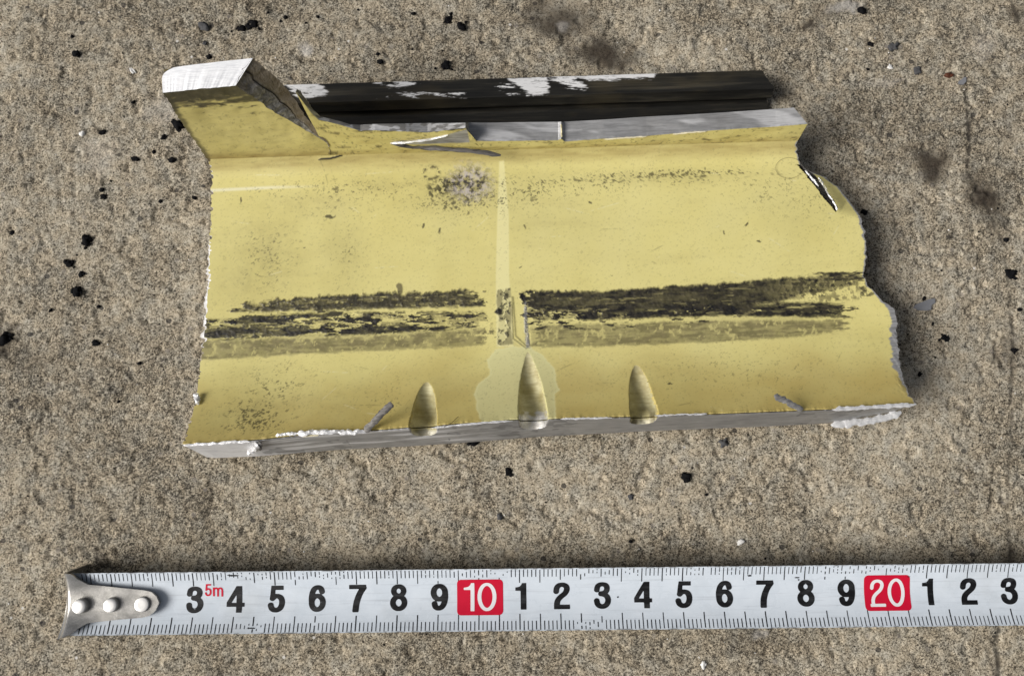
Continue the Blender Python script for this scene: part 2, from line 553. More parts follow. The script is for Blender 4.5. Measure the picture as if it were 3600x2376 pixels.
ground = mesh_obj('ground', np.stack([GX, GY, GZ], -1), gridfaces(len(gy), len(gx)), M['concrete'],
                  attrs={'stain': stain, 'crack': crack, 'pale': pale})
tag(ground, 'speckled beige grey concrete surface under the metal fragment', kind='structure')


def ground_z(x, y):
    j = int(np.clip(np.searchsorted(gx, x), 0, len(gx) - 1))
    i = int(np.clip(np.searchsorted(gy, y), 0, len(gy) - 1))
    return GZ[i, j]


# ------------------------------------------------------------------ the metal fragment
ZW = 0.9            # top of the web above the concrete
a0 = atz(500, 377, ZW); a1 = atz(1840, 335, ZW)
ROT = math.atan2(a1[1] - a0[1], a1[0] - a0[0])
PIV = np.array([*(0.5 * (a0 + a1))[:2], 0.0])
CR, SR = math.cos(ROT), math.sin(ROT)
frag = empty('metal_fragment', PIV, ROT)
tag(frag, 'broken yellow primer painted aluminium channel piece with torn ends lying on the concrete', 'metal fragment')


def lray(px, py):
    o, d = ray(px, py)
    o = o - PIV
    f = lambda v: np.array([v[0] * CR + v[1] * SR, -v[0] * SR + v[1] * CR, v[2]])
    return f(o), f(d)


def latz(px, py, z):
    o, d = lray(px, py)
    return o + d * ((z - o[2]) / d[2])


def lplane(px, py, y0, z0, lean):
    """hit on the plane y = y0 + lean*(z-z0) in local coordinates"""
    o, d = lray(px, py)
    t = (y0 + lean * (o[2] - z0) - o[1]) / (d[1] - lean * d[2])
    return o + d * t


RISE, LR = 1.10, 2.4
ZLIP = ZW + RISE
FR_H, FR_L = 0.25, 0.5       # north fillet
ZF = ZW + FR_H
lip_pts = [latz(px, py, ZLIP) for px, py in [(425, 1031), (520, 1027), (600, 1020), (700, 1009), (850, 1000), (955, 991), (1080, 982), (1200, 974), (1350, 970), (1500, 966), (1650, 961), (1800, 955), (1950, 949), (2060, 943), (2126, 938)]]
LIPX = [p[0] for p in lip_pts]; LIPY = [p[1] for p in lip_pts]
low_pts = [latz(px, py, 0.65) for px, py in [(432, 1056), (500, 1062), (600, 1058), (800, 1042), (950, 1035), (1100, 1025), (1250, 1013), (1500, 1000), (1800, 988), (1950, 980), (2060, 958), (2122, 941)]]
LOWX = [p[0] for p in low_pts]; LOWY = [p[1] for p in low_pts]


def ylip(x): return np.interp(x, LIPX, LIPY)
def ylow(x): return np.minimum(np.interp(x, LOWX, LOWY), ylip(x) - 0.06)


def web_z0(x, y):
    d = y - ylip(x)
    z = ZW + np.where(d > 0, RISE * np.clip(1 - d / LR, 0, 1) ** 2, 0)
    wid = ylip(x) - ylow(x)
    fall = np.where(d < 0, RISE + 1.35 * d / np.maximum(wid, .05), 0)
    z = np.where(d < 0, ZW + fall, z)
    z = z + FR_H * np.clip(1 + y / FR_L, 0, 1) ** 2
    return z


def lweb(px, py):
    z = ZW
    for _ in range(25):
        p = latz(px, py, z)
        z = 0.5 * z + 0.5 * float(web_z0(p[0], min(p[1], 0)))
    return p


LEFT = [(425, 1030), (432, 1008), (440, 980), (452, 940), (458, 905), (461, 880), (466, 850), (470, 815), (476, 770), (480, 730), (483, 690), (483, 640), (487, 560), (490, 490), (491, 430), (489, 400), (485, 378)]
RIGHT = [(2126, 938), (2110, 912), (2097, 888), (2090, 850), (2086, 815), (2082, 780), (2081, 745), (2074, 718), (2045, 697), (2018, 668), (2004, 640), (2009, 600), (2010, 560), (2003, 520), (1992, 490), (1975, 455), (1950, 428), (1918, 408), (1880, 398), (1862, 388), (1851, 368), (1850, 350), (1852, 337)]
Lp = np.array([lweb(*p) for p in LEFT]); Rp = np.array([lweb(*p) for p in RIGHT])


def tpar(P):
    yl = ylip(P[:, 0])
    return (P[:, 1] - yl) / (0 - yl)


Lt, Rt = tpar(Lp), tpar(Rp)
NR, NC = 380, 900
t = np.linspace(0, 1, NR)
xl = np.interp(t, Lt, Lp[:, 0])
o_ = np.argsort(Rt)
xr = np.interp(t, Rt[o_], Rp[o_, 0])
jag = lambda tt, s, a: (fbm(tt * 55, tt * 0 + s, s, 4, .6) - .5) * a
xl = xl + jag(t, 5, 0.10) + 0.05 * (vnoise(t * 140, t * 0, 77) > .72)
xr = xr + jag(t, 8, 0.16)
u = np.linspace(0, 1, NC)
X = xl[:, None] + (xr - xl)[:, None] * u[None, :]
Y = ylip(X) * (1 - t[:, None])
# cut face rows (south of the lip)
NS = 46
s = np.linspace(0, 1, NS)[::-1]
xl0 = np.interp(s, [0, 1], [xl[0], xl[0] + 0.12]); xr0 = np.interp(s, [0, 1], [xr[0], xr[0] - 0.15])
XS = xl0[:, None] + (xr0 - xl0)[:, None] * u[None, :]
YS = ylip(XS) + (ylow(XS) - ylip(XS)) * s[:, None]
XA = np.concatenate([XS[:-1], X]); YA = np.concatenate([YS[:-1], Y])
ZA = web_z0(XA, YA)
D = YA - ylip(XA)
# lip roughness along the saw cut
burr = (fbm(XA * 9, XA * 0 + 3, 12, 3) - .45) * 0.10
ZA += np.where((D > -0.05), burr * np.exp(-np.abs(D) / 0.05), 0)
# flap at the torn upper right corner bends down
flapP = [latz(*p, ZW)[:2] for p in [(1870, 393), (1895, 425), (1925, 462), (1947, 496), (2040, 520), (2040, 380), (1880, 380)]]
fl = inpoly(XA, YA, flapP)
ZA -= 0.22 * sstep(-0.02, 0.6, fl)
# slight dents
ZA += (fbm(XA * .5, YA * .5, 60, 2) - .5) * 0.05
# grooves drilled along the fillet
GR = []
groove_id = np.zeros(XA.shape, int)
for k, (ax, ay, bx, by, r) in enumerate([(990, 888, 987, 1000, .305), (1226, 815, 1237, 988, .325), (1477, 852, 1488, 978, .31)]):
    pa = lweb(ax, ay)
    pb = latz(bx, by, 1.35)
    da = pa[1] - float(ylip(pa[0]))
    za = float(web_z0(pa[0], pa[1]))
    slope = (0.0, 0.06, 0.0)[k]
    f = (YA - pa[1]) / (pb[1] - pa[1])
    cx = pa[0] + (pb[0] - pa[0]) * f
    zb = za + (-.008, -.002, -.008)[k] + (1.32 - slope - za) * np.maximum(f, -.2)
    rr = r * np.clip(.62 + .5 * f, .3, 1.0) * (1 - .12 * sstep(.1, -.1, f))
    w = np.abs(XA - cx) / rr
    zc = zb + rr * (1 - np.sqrt(np.clip(1 - np.minimum(w, 1) ** 2, 0, 1))) + np.maximum(w - 1, 0) * rr * 16.0
    # steep wall above the half round
    zc = zc + (fbm(XA * 4, YA * 9 + XA * 3, 195 + k, 3) - .5) * .012
    hit = (zc < ZA - 0.002) & (f > -0.15)
    GR.append((pa, pb))
    groove_id[hit] = k + 1
    ZA = np.where(hit, zc, ZA)

# ---- grime and painted-shade masks, all in the fragment's own coordinates
def pl(*pts):
    return [lweb(*p)[:2] for p in pts]


def ycurve(pts):
    q = np.array([lweb(*p) for p in pts])
    i = np.argsort(q[:, 0])
    return lambda x: np.interp(x, q[i, 0], q[i, 1])


def xat(px, py=700):
    return lweb(px, py)[0]


olive = np.zeros_like(XA); dark = np.zeros_like(XA); speck = np.zeros_like(XA)
pale_m = np.zeros_like(XA); patch = np.zeros_like(XA); chalk = np.zeros_like(XA); bare = np.zeros_like(XA)
fillet = np.zeros_like(XA)
# noises
n_fine = fbm(XA * 14, YA * 14, 101, 4, .6)
n_med = fbm(XA * 5, YA * 7, 102, 4, .6)
n_fing = .45 * fbm(XA * 13, YA * 6.0, 103, 3, .55) + .55 * fbm(XA * 3.5, YA * 3.0, 115, 4, .6)        # vertical fingers
n_str = fbm(XA * 2.2, YA * 16, 104, 4, .6)           # horizontal streaks
n_flk = fbm(XA * 3.4 + YA * 2.0, YA * 12, 105, 4, .6)


def band(top, bot, x0, x1, soft=0.05, jt=0.14, jb=0.06, ex=0.25):
    """0..1 inside a long stain band with a fingered upper edge"""
    yt = ycurve(top)(XA) + (n_fing - .5) * 2 * jt
    yb = ycurve(bot)(XA) + (n_med - .5) * 2 * jb
    band.p = np.clip((yt - YA) / np.maximum(yt - yb, .02), 0, 1)
    m = sstep(-soft, soft, yt - YA) * sstep(-soft, soft, YA - yb)
    e = (n_med - .5) * .6 + (n_str - .5) * .9
    return m * sstep(0, ex, XA - x0 + e) * sstep(0, ex, x1 - XA + e)


xL = xat(470); xM = xat(1128); xN = xat(1208); xE = xat(2010, 650)
# upper band, left part: olive brown; right part: near black
A1 = band([(480, 738), (560, 706), (700, 690), (850, 682), (1125, 674)], [(480, 742), (560, 722), (700, 722), (850, 716), (1125, 712)], xat(540), xM, ex=.12)
olive = np.maximum(olive, A1 * (0.85 + 0.15 * sstep(.35, .6, n_med)) * (1 - .8 * sstep(.66, .70, n_flk)))
dark = np.maximum(dark, A1 * .9 * sstep(.42, .52, fbm(XA * 6, YA * 10, 106, 4, .6)))
dark = np.maximum(dark, A1 * sstep(.36, .50, n_str) * .9 * sstep(xat(560), xat(900), XA))
A3 = band([(560, 714), (700, 704), (850, 694), (1125, 686)], [(560, 726), (700, 718), (850, 708), (1125, 698)], xat(560), xat(1125), ex=.2, jt=.06)
dark = np.maximum(dark, A3 * .92 * sstep(.36, .48, n_flk))
A2 = band([(1205, 676), (1400, 676), (1600, 663), (1800, 648), (1900, 640), (2010, 640)], [(1205, 714), (1400, 722), (1600, 712), (1800, 702), (1860, 684), (2010, 656)], xN, xat(2000, 640), jt=.10, ex=.10)
p_ = band.p + (n_str - .5) * .5
ep = np.maximum(sstep(.42, .22, p_), sstep(.62, .85, p_)) * (1 - sstep(.02, .0, band.p))
ep = np.clip(ep + .7 * sstep(.52, .60, fbm(XA * 1.5, YA * 5, 114, 3)), 0, 1)
thin = 1 - 0.75 * sstep(xat(1750, 670), xat(1880, 670), XA)
dark = np.maximum(dark, A2 * np.clip(sstep(.14, .30, n_med * .6 + n_fine * .4), 0, 1) * (thin * .98 + (1 - thin) * sstep(.5, .6, n_fine)) * (.80 + .20 * ep))
olive = np.maximum(olive, A2 * .95)
# right end upper scribbles
S1 = band([(1830, 640), (1900, 630), (2005, 630)], [(1830, 655), (1900, 650), (2005, 655)], xat(1840, 640), xat(2005, 640), ex=.15)
dark = np.maximum(dark, S1 * sstep(.50, .60, n_str))
# middle flaky black streaks, left
B1 = band([(470, 742), (700, 728), (900, 724), (1120, 722)], [(470, 790), (700, 782), (900, 774), (1120, 762)], xat(455, 760), xat(1150, 740), jt=.05, ex=.05)
rid = np.abs(fbm(XA * 2.6 + YA * 1.6, YA * 9, 107, 4, .6) - .5)
dark = np.maximum(dark, B1 * .8 * sstep(.022, .006, rid) * sstep(.40, .55, n_med))
olive = np.maximum(olive, B1 * .45 * sstep(.42, .60, n_med))
dens = 0.455 + 0.07 * sstep(xat(700), xat(1100), XA)
dark = np.maximum(dark, B1 * sstep(dens, dens + .05, n_flk))
olive = np.maximum(olive, B1 * .7 * sstep(.50, .60, n_str))
for (px, py, rx, ry) in [(610, 742, 52, 13), (640, 740, 30, 14), (520, 772, 70, 10), (650, 770, 75, 9), (860, 766, 55, 9), (930, 762, 40, 9), (755, 728, 40, 8)]:
    c = lweb(px, py)
    r = np.hypot((XA - c[0]) / (rx / 92), (YA - c[1]) / (ry / 92))
    dark = np.maximum(dark, sstep(1.15, .85, r + (n_flk - .5) * 1.6 + (n_fine - .5) * .6) * .95)
# middle streak, right
B2 = band([(1208, 712), (1400, 712), (1600, 704), (1800, 700), (1960, 706)], [(1208, 742), (1400, 742), (1600, 735), (1800, 734), (1960, 736)], xN, xat(1975, 720), jt=.05, ex=.10)
bd = sstep(xat(1300), xat(1500), XA)
dark = np.maximum(dark, B2 * sstep(.48 - .22 * bd, .53 - .20 * bd, n_flk * .7 + n_fine * .3))
olive = np.maximum(olive, B2 * sstep(.30, .55, n_str))
B3 = band([(1208, 742), (1400, 742), (1600, 738)], [(1208, 764), (1400, 764), (1600, 752)], xN, xat(1640, 745), jt=.04, ex=.2)
dark = np.maximum(dark, B3 * sstep(.58, .63, n_flk))
# lower olive smear
C1 = band([(470, 790), (700, 786), (900, 776), (1125, 762)], [(460, 836), (700, 822), (900, 812), (1125, 800)], xat(440, 820), xM, jt=.10, jb=.05, ex=.05)
olive = np.maximum(olive, C1 * (0.72 + 0.28 * sstep(.40, .62, n_med * .5 + n_str * .5)))
C2 = band([(1225, 752), (1400, 752), (1600, 746), (1800, 742), (1970, 744)], [(1225, 806), (1400, 804), (1600, 796), (1800, 786), (1960, 770)], xat(1228), xat(1965, 760), jt=.08, jb=.05, ex=.25)
olive = np.maximum(olive, C2 * (0.72 + 0.28 * sstep(.40, .62, n_med * .4 + n_str * .6)))
dk2 = band([(1300, 776), (1600, 772), (1900, 758)], [(1300, 790), (1600, 784), (1930, 772)], xat(1260), xat(1950, 765), jt=.05, ex=.4)
olive = np.maximum(olive, dk2 * (.55 + .45 * sstep(.45, .6, n_str)))
E1 = band([(1800, 664), (1900, 650), (2010, 648)], [(1800, 690), (1900, 700), (2030, 690)], xat(1780, 680), xat(2050, 690), ex=.3)
olive = np.maximum(olive, E1 * .8 * sstep(.50, .58, fbm(XA * 7, YA * 7, 108, 4, .6)))
dark = np.maximum(dark, E1 * .7 * sstep(.60, .66, fbm(XA * 6, YA * 9, 109, 4, .6)))
olive *= 1 - .55 * sstep(.62, .70, fbm(XA * 9, YA * 6, 111, 4, .65)) * (dark < .5)
for edge_, e0, e1 in [([(460, 833), (700, 820), (900, 810), (1125, 799)], 462, 1120), ([(1225, 803), (1400, 801), (1600, 794), (1800, 784), (1950, 770)], 1232, 1900)]:
    ye = ycurve(edge_)(XA) + (n_med - .5) * .16
    olive = np.maximum(olive, .6 * np.exp(-((YA - ye) / .025) ** 2) * (XA > xat(e0, 800)) * (XA < xat(e1, 780)))
    olive = np.maximum(olive, .38 * sstep(-.03, .05, YA - ye) * sstep(.75, .35, YA - ye) * (XA > xat(e0, 800)) * sstep(0, .5, xat(e1, 780) - XA))
dark *= 1 - .7 * sstep(.63, .69, fbm(XA * 2.2, YA * 18, 113, 4, .6)) * sstep(.35, .5, n_med)
dark *= .84 + .16 * sstep(.36, .52, fbm(XA * 3, YA * 9, 112, 4, .6))
# drip above the left band
for (px, py, rx, ry) in [(928, 672, 7, 16), (926, 664, 8, 8)]:
    c = lweb(px, py)
    olive = np.maximum(olive, sstep(1.1, .7, np.hypot((XA - c[0]) / (rx / 92), (YA - c[1]) / (ry / 92)) + (n_fine - .5) * .3))
# vertical pale over-painted strip and its wet blotches
st = inpoly(XA, YA, pl((1158, 375), (1170, 372), (1181, 500), (1182, 640), (1186, 700), (1192, 805), (1152, 805), (1150, 640), (1154, 480)))
pale_m = np.maximum(pale_m, sstep(-.02, .03, st) * .75)
pale_m = np.maximum(pale_m, .5 * np.exp(-(inpoly(XA, YA, pl((1148, 380), (1152, 380), (1152, 660), (1148, 660))) / .03) ** 2) * 0)
wet = inpoly(XA, YA, pl((1152, 672), (1184, 668), (1190, 720), (1186, 760), (1192, 800), (1152, 804), (1156, 740), (1150, 700)))
wm = sstep(-.02, .05, wet)
nb_ = fbm(XA * 6, YA * 4, 130, 3, .5)
XJ = XA + (n_med - .5) * .30 + (n_fine - .5) * .16
clear = (XJ > xat(1126)) & (XJ < xat(1208))
dark *= np.where(clear, .0, 1); olive *= np.where(clear & (n_med < .62), .05, 1)
olive = np.maximum(olive, wm * (.25 + .55 * sstep(.45, .55, nb_)))
dark = np.maximum(dark, wm * .85 * np.exp(-((nb_ - .5) / .018) ** 2))
dark = np.maximum(dark, wm * .8 * sstep(.60, .66, fbm(XA * 8, YA * 8, 131, 3)))
dark = np.maximum(dark, .8 * np.exp(-((inpoly(XA, YA, pl((1188, 690), (1190, 690), (1196, 780), (1224, 806), (1220, 808), (1190, 786))) / .022) ** 2)) * .7)
for kx, ky in [(1212, 688), (1216, 694), (1158, 722)]:
    c = lweb(kx, ky)
    dark = np.maximum(dark, sstep(1.1, .6, np.hypot(XA - c[0], YA - c[1]) / .11 + (n_fine - .5)))
# bare scratch next to the middle groove
sc = inpoly(XA, YA, pl((1216, 700), (1221, 700), (1224, 760), (1230, 806), (1220, 808), (1217, 760)))
bare = np.maximum(bare, sstep(-.02, .02, sc + (n_fine - .5) * .08) * .6)
dark = np.maximum(dark, sstep(-.02, .02, sc) * sstep(.5, .6, n_fine) * .8)
# paler repaint patch round the middle groove
pp = inpoly(XA, YA, pl((1150, 812), (1190, 804), (1228, 806), (1262, 828), (1288, 855), (1290, 890), (1300, 905), (1285, 915), (1290, 985), (1120, 985), (1108, 955), (1102, 915), (1110, 890), (1138, 868), (1132, 835)))
pe = pp + (n_med - .5) * .08
patch = np.maximum(patch, sstep(-.015, .02, pe) * .75)
pale_m = np.maximum(pale_m, .55 * np.exp(-((pe - .015) / .03) ** 2))
# chalky abraded spot
c = lweb(1092, 425)
r = np.hypot((XA - c[0]) / .68, (YA - c[1]) / .56)
chalk = np.maximum(chalk, sstep(1.15, .55, r + (n_fine - .5) * 1.1) * (.45 + .55 * sstep(.40, .55, n_fine)))
c2 = lweb(1040, 432)
r2 = np.hypot((XA - c2[0]) / .62, (YA - c2[1]) / .26)
speck = np.maximum(speck, sstep(1.2, .4, r2 + (n_med - .5)) * sstep(.40, .48, n_fine) * .95)
c3 = lweb(1000, 402)
r3 = np.hypot((XA - c3[0]) / .22, (YA - c3[1]) / .18)
speck = np.maximum(speck, np.exp(-((r3 - .9) / .25) ** 2) * sstep(.45, .55, n_fine) * .85)
for px, py, rr in [(1000, 450, .09), (766, 503, .08), (1020, 536, .05), (983, 525, .05), (1208, 620, .04), (1760, 560, .05), (1733, 520, .05), (1680, 540, .04), (1310, 990, .05), (1230, 918, .05), (707, 575, .03), (560, 465, .04), (1555, 890, .04), (1500, 888, .03), (1370, 470, .05), (1218, 527, .04), (1420, 640, .03)]:
    c = lweb(px, py)
    aa = px * 1.7
    r = np.hypot(((XA - c[0]) * math.cos(aa) + (YA - c[1]) * math.sin(aa)) * 1.9, (-(XA - c[0]) * math.sin(aa) + (YA - c[1]) * math.cos(aa)) * .75)
    speck = np.maximum(speck, sstep(1.2, .7, r / rr + (n_fine - .5) * 2.4) * .85)
# speckle fields: noise threshold lowered inside regions
dens = np.full(XA.shape, 0.0)
for px, py, rx, ry, a in [(1300, 425, 560, 20, .55), (1560, 405, 220, 14, .9), (1360, 432, 160, 26, .5), (820, 440, 260, 26, .5), (1080, 465, 150, 40, .75), (620, 600, 70, 90, .45), (800, 590, 50, 70, .35), (640, 900, 80, 70, .5),
                          (590, 960, 90, 50, .75), (600, 985, 60, 25, .8), (780, 470, 120, 60, .3), (900, 930, 60, 50, .3), (1800, 430, 120, 50, .4), (1900, 470, 80, 60, .35), (1700, 860, 250, 60, .25), (1220, 450, 70, 30, .6)]:
    c = lweb(px, py)
    dens = np.maximum(dens, a * np.exp(-np.clip(((XA - c[0]) / (rx / 92)) ** 2 + ((YA - c[1]) / (ry / 92)) ** 2, 0, 30)))
dens = dens * (.5 + n_med)
sn = .55 * fbm(XA * 27, YA * 30, 140, 3, .65) + .45 * fbm(XA * 13, YA * 15, 145, 3, .6)
th = .68 - .23 * dens
speck = np.maximum(speck, sstep(th, th + .06, sn) * (.22 + .55 * np.clip(dens * 1.6, 0, 1)))
# general light scuffs
speck = np.maximum(speck, .20 * sstep(.72, .78, fbm(XA * 16, YA * 34, 141, 3, .6)))
# pale rub line on the left
lw = inpoly(XA, YA, pl((488, 440), (640, 433), (760, 431), (760, 434), (640, 437), (488, 444)))
rub = np.maximum(0 * XA, .85 * sstep(-.05, .03, lw) * sstep(xat(770, 430), xat(600, 430), XA))
# north fillet grime
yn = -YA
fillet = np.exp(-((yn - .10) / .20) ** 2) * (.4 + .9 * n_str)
ochre_shade = .85 * sstep(1.9, .3, D + (fbm(XA * .6, YA * .8, 191, 3) - .5) * 1.6) * (.55 + .6 * fbm(XA * 1.2, YA * 2.5, 190, 4))  # shade on the upturned south curve, painted as an ochre tint
smudge = np.zeros_like(XA)
for px, py, rx, ry, a in [(620, 590, 90, 110, .45), (800, 590, 60, 90, .35), (570, 650, 70, 60, .4), (700, 480, 150, 40, .3), (590, 950, 130, 70, .45), (820, 930, 120, 60, .25), (1080, 450, 140, 50, .4),
                          (1500, 880, 300, 40, .15), (1850, 470, 140, 60, .2), (1300, 520, 120, 60, .12), (1050, 900, 120, 60, .2), (1560, 410, 260, 22, .3), (900, 420, 200, 30, .25)]:
    c = lweb(px, py)
    smudge = np.maximum(smudge, a * np.exp(-np.clip(((XA - c[0]) / (rx / 92)) ** 2 + ((YA - c[1]) / (ry / 92)) ** 2, 0, 30)))
smudge *= .35 + 1.1 * fbm(XA * 2.5, YA * 3.5, 192, 4, .6)
fillet = np.maximum(fillet, .35 * sstep(.5, 0.0, D) * (.4 + .6 * n_med))  # browner toward the south lip: shade painted into the colour
# hairline crack near the tear
for pts, w in [([(745, 372), (765, 371), (780, 368), (796, 364)], .022), ([(740, 373), (765, 372)], .012)]:
    q = np.array([latz(*p, ZW + .12) for p in pts])
    for i in range(len(q) - 1):
        e = q[i + 1, :2] - q[i, :2]
        tt = np.clip(((XA - q[i, 0]) * e[0] + (YA - q[i, 1]) * e[1]) / (e @ e), 0, 1)
        dist = np.hypot(XA - q[i, 0] - tt * e[0], YA - q[i, 1] - tt * e[1])
        dark = np.maximum(dark, sstep(1.2, .6, dist / w))
# bare metal along torn right edge
edr = (xr[:, None] - X); edr = np.concatenate([np.repeat(edr[:1], NS - 1, 0), edr])
wr = np.interp(t, np.sort(Rt), np.array([.02, .02, .04, .16, .14, .13, .12, .10, .03, .02, .02, .03, .03, .05, .03, .03, .04, .05, .05, .05, .02, .02, .02])[o_])
wr = np.concatenate([np.repeat(wr[:1], NS - 1), wr])[:, None] * (.5 + 1.2 * fbm(YA * 9 + XA * 4, YA * 4, 150, 3))
bare = np.maximum(bare, sstep(.02, -.02, edr - wr * 1.1))
scr = sstep(.55, .62, fbm((XA * .55 + YA * .25) * 18, (YA - XA * .9) * 1.5, 151, 3)) * sstep(.9, .2, edr / .3) * sstep(xat(2090, 860) * 0 + lweb(2090, 930)[1], lweb(2090, 900)[1], YA) * sstep(lweb(2080, 740)[1], lweb(2080, 790)[1], YA)
dark = np.maximum(dark, scr * .45)
# fine scratches in the paint
rs = random.Random(21)
for _ in range(46):
    c = lweb(rs.uniform(520, 2000), rs.choice([rs.uniform(400, 660), rs.uniform(830, 960)]))
    a_ = rs.gauss(0.05, .5); L_ = rs.uniform(.15, .9)
    al = (XA - c[0]) * math.cos(a_) + (YA - c[1]) * math.sin(a_)
    ac = -(XA - c[0]) * math.sin(a_) + (YA - c[1]) * math.cos(a_) + .03 * np.sin(al * rs.uniform(2, 6))
    m_ = np.exp(-(ac / .011) ** 2) * sstep(L_ / 2, L_ / 2 - .1, np.abs(al)) * sstep(.35, .55, n_fine)
    if rs.random() < .55: rub = np.maximum(rub, .35 * m_)
    else: speck = np.maximum(speck, .45 * m_)
# relief
ZA += .012 * np.where(dark > .3, n_fine, 0) + .010 * (olive > .3) * n_fine

# ---- meshes
V = np.stack([XA, YA, ZA], -1).reshape(-1, 3)
AT = {'olive': olive, 'dark': dark, 'speck': speck, 'pale': pale_m, 'patch': patch, 'chalk': chalk, 'bare': bare, 'fillet': fillet, 'rub': rub, 'ochre_shade': ochre_shade, 'smudge': smudge}
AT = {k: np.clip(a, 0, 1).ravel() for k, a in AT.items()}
Fc = gridfaces(NR + NS - 1, NC)
fcx = XA.ravel()[Fc].mean(1); fcy = YA.ravel()[Fc].mean(1)
slit = inpoly(fcx, fcy, [latz(*p, ZW)[:2] for p in [(1845, 380), (1868, 384), (1884, 398), (1905, 423), (1930, 455), (1945, 482), (1940, 492), (1928, 476), (1905, 452), (1888, 428), (1868, 404)]])
keep = slit + (fbm(fcx * 8, fcy * 8, 160, 2) - .5) * .05 < 0
gid = groove_id.ravel()[Fc]
gmode = (gid > 0).sum(1) >= 3
gk = gid.max(1)
south = (D.ravel()[Fc].mean(1) < 0) & ~gmode
top = ~south & ~gmode & keep
v_, f_, a_ = compact(V, Fc[top], AT)
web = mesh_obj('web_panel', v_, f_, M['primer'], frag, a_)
web['label'] = 'yellow primed web with dark scraped stains'
v_, f_, _ = compact(V, Fc[south], None)
dk = sstep(.60, .68, fbm(v_[:, 0] * 3, v_[:, 1] * 16, 170, 3)) * .55 * (fbm(v_[:, 0] * .8, v_[:, 0] * 0, 171, 2) > .5)
cutf = mesh_obj('cut_face', v_, f_, M['cut'], frag, {'dark': dk, 'white': np.maximum(sstep(latz(640, 1030, 1.2)[0], latz(560, 1030, 1.2)[0], v_[:, 0]), .6 * sstep(.50, .66, fbm(v_[:, 0] * .5, v_[:, 2] * 7, 172, 3)) * sstep(latz(1250, 1000, 1.2)[0], latz(1000, 1000, 1.2)[0], v_[:, 0]))})
cutf['label'] = 'grey sawn edge along the lower side'
glabel = ['short milled groove nearest the dark splinter', 'long middle milled groove in the pale patch', 'short rusty milled groove on the right']
for k in range(3):
    fk = Fc[gmode & (gk == k + 1)]
    v_, f_, _ = compact(V, fk, None)
    dd = v_[:, 1] - ylip(v_[:, 0])
    pa, pb = GR[k]
    nn = fbm(v_[:, 0] * 9, v_[:, 1] * 9, 180 + k, 3)
    ba = [sstep(.0, -.12, dd + (nn - .5) * .1) * .5, sstep(.28, .05, dd + (nn - .5) * .5), sstep(.02, -.10, dd + (nn - .5) * .1) * .35][k]
    dk = [sstep(.02, -.06, dd) * .6, dd * 0, sstep(.35, .0, dd) * .8][k]
    g = mesh_obj('milled_groove', v_, f_, M['groove'], frag, {'bare': ba, 'dark': dk})
    g['label'] = glabel[k]


def under(x, y):
    d = y - ylow(x)
    return np.interp(d, [0, .5, 1.0, 20], [0.0, 0.0, .5, .5])


# torn end walls: bulge out below the paint edge, then run back to the underside
def skirt(name, col, side, wfun, seed, mat):
    P = np.stack([XA[:, col], YA[:, col], ZA[:, col]], -1)
    tt = np.linspace(0, 1, len(P))
    w = wfun(P[:, 1]) * (.3 + 1.2 * fbm(tt * 90, tt * 0, seed, 3))
    un = np.minimum(under(P[:, 0], P[:, 1]), P[:, 2] - .06)
    rows = [P]
    for f, k in [(.12, .55), (.35, 1.0), (.7, .8), (1.0, -.6)]:
        q = P.copy()
        q[:, 0] += side * (w * k + (fbm(tt * 120, tt * 0 + f * 9, seed + 1, 3) - .5) * .05)
        q[:, 2] = P[:, 2] * (1 - f) + un * f
        rows.append(q)
    G = np.array(rows)
    return mesh_obj(name, G.reshape(-1, 3), gridfaces(5, len(P), flip=(side > 0)), mat, frag,
                    {'dark': np.zeros(G.shape[0] * G.shape[1])})


yy = lambda py, px=480: lweb(px, py)[1]
lsk = skirt('torn_edge', 0, -1, lambda y: np.interp(-y, [-yy(380), -yy(545), -yy(575), -yy(700), -yy(790), -yy(815), -yy(905), -yy(920), -yy(945), 20], [.0, .0, .09, .11, .13, .0, .0, .15, .0, .0]), 200, M['burr'])
rsk = skirt('torn_edge', NC - 1, 1, lambda y: np.interp(-y, [0, 1, 1.8, 3.0, 3.3, 3.9, 4.3, 5.8, 6.6, 20], [.03, .05, .04, .05, .04, .03, .12, .12, .05, .02]), 210, M['torn'])
# underside
xs = np.linspace(0, 1, 60)
pr = []
rowsU = []
for kind_ in range(6):
    xa_, xb_ = xl.max() if kind_ > 1 else xl[0] + .15, xr.min() if kind_ > 1 else xr[0] - .2
    if kind_ in (2, 3): xa_, xb_ = xl[40] + .1, xr[60] - .2
    xx = xa_ + (xb_ - xa_) * xs
    yl_ = ylow(xx)
    if kind_ == 0: y_, z_ = yl_, web_z0(xx, yl_ + .001) - .02
    if kind_ == 1: y_, z_ = yl_ + .02, 0 * xx
    if kind_ == 2: y_, z_ = yl_ + .5, 0 * xx
    if kind_ == 3: y_, z_ = yl_ + 1.0, 0 * xx + .5
    if kind_ == 4: y_, z_ = 0 * xx - .15, 0 * xx + .5
    if kind_ == 5: y_, z_ = 0 * xx + .9, 0 * xx + .35
    rowsU.append(np.stack([xx, y_, z_], -1))
U = np.array(rowsU)
mesh_obj('underside', U.reshape(-1, 3), gridfaces(6, 60, flip=True), M['under'], frag, smooth=False)

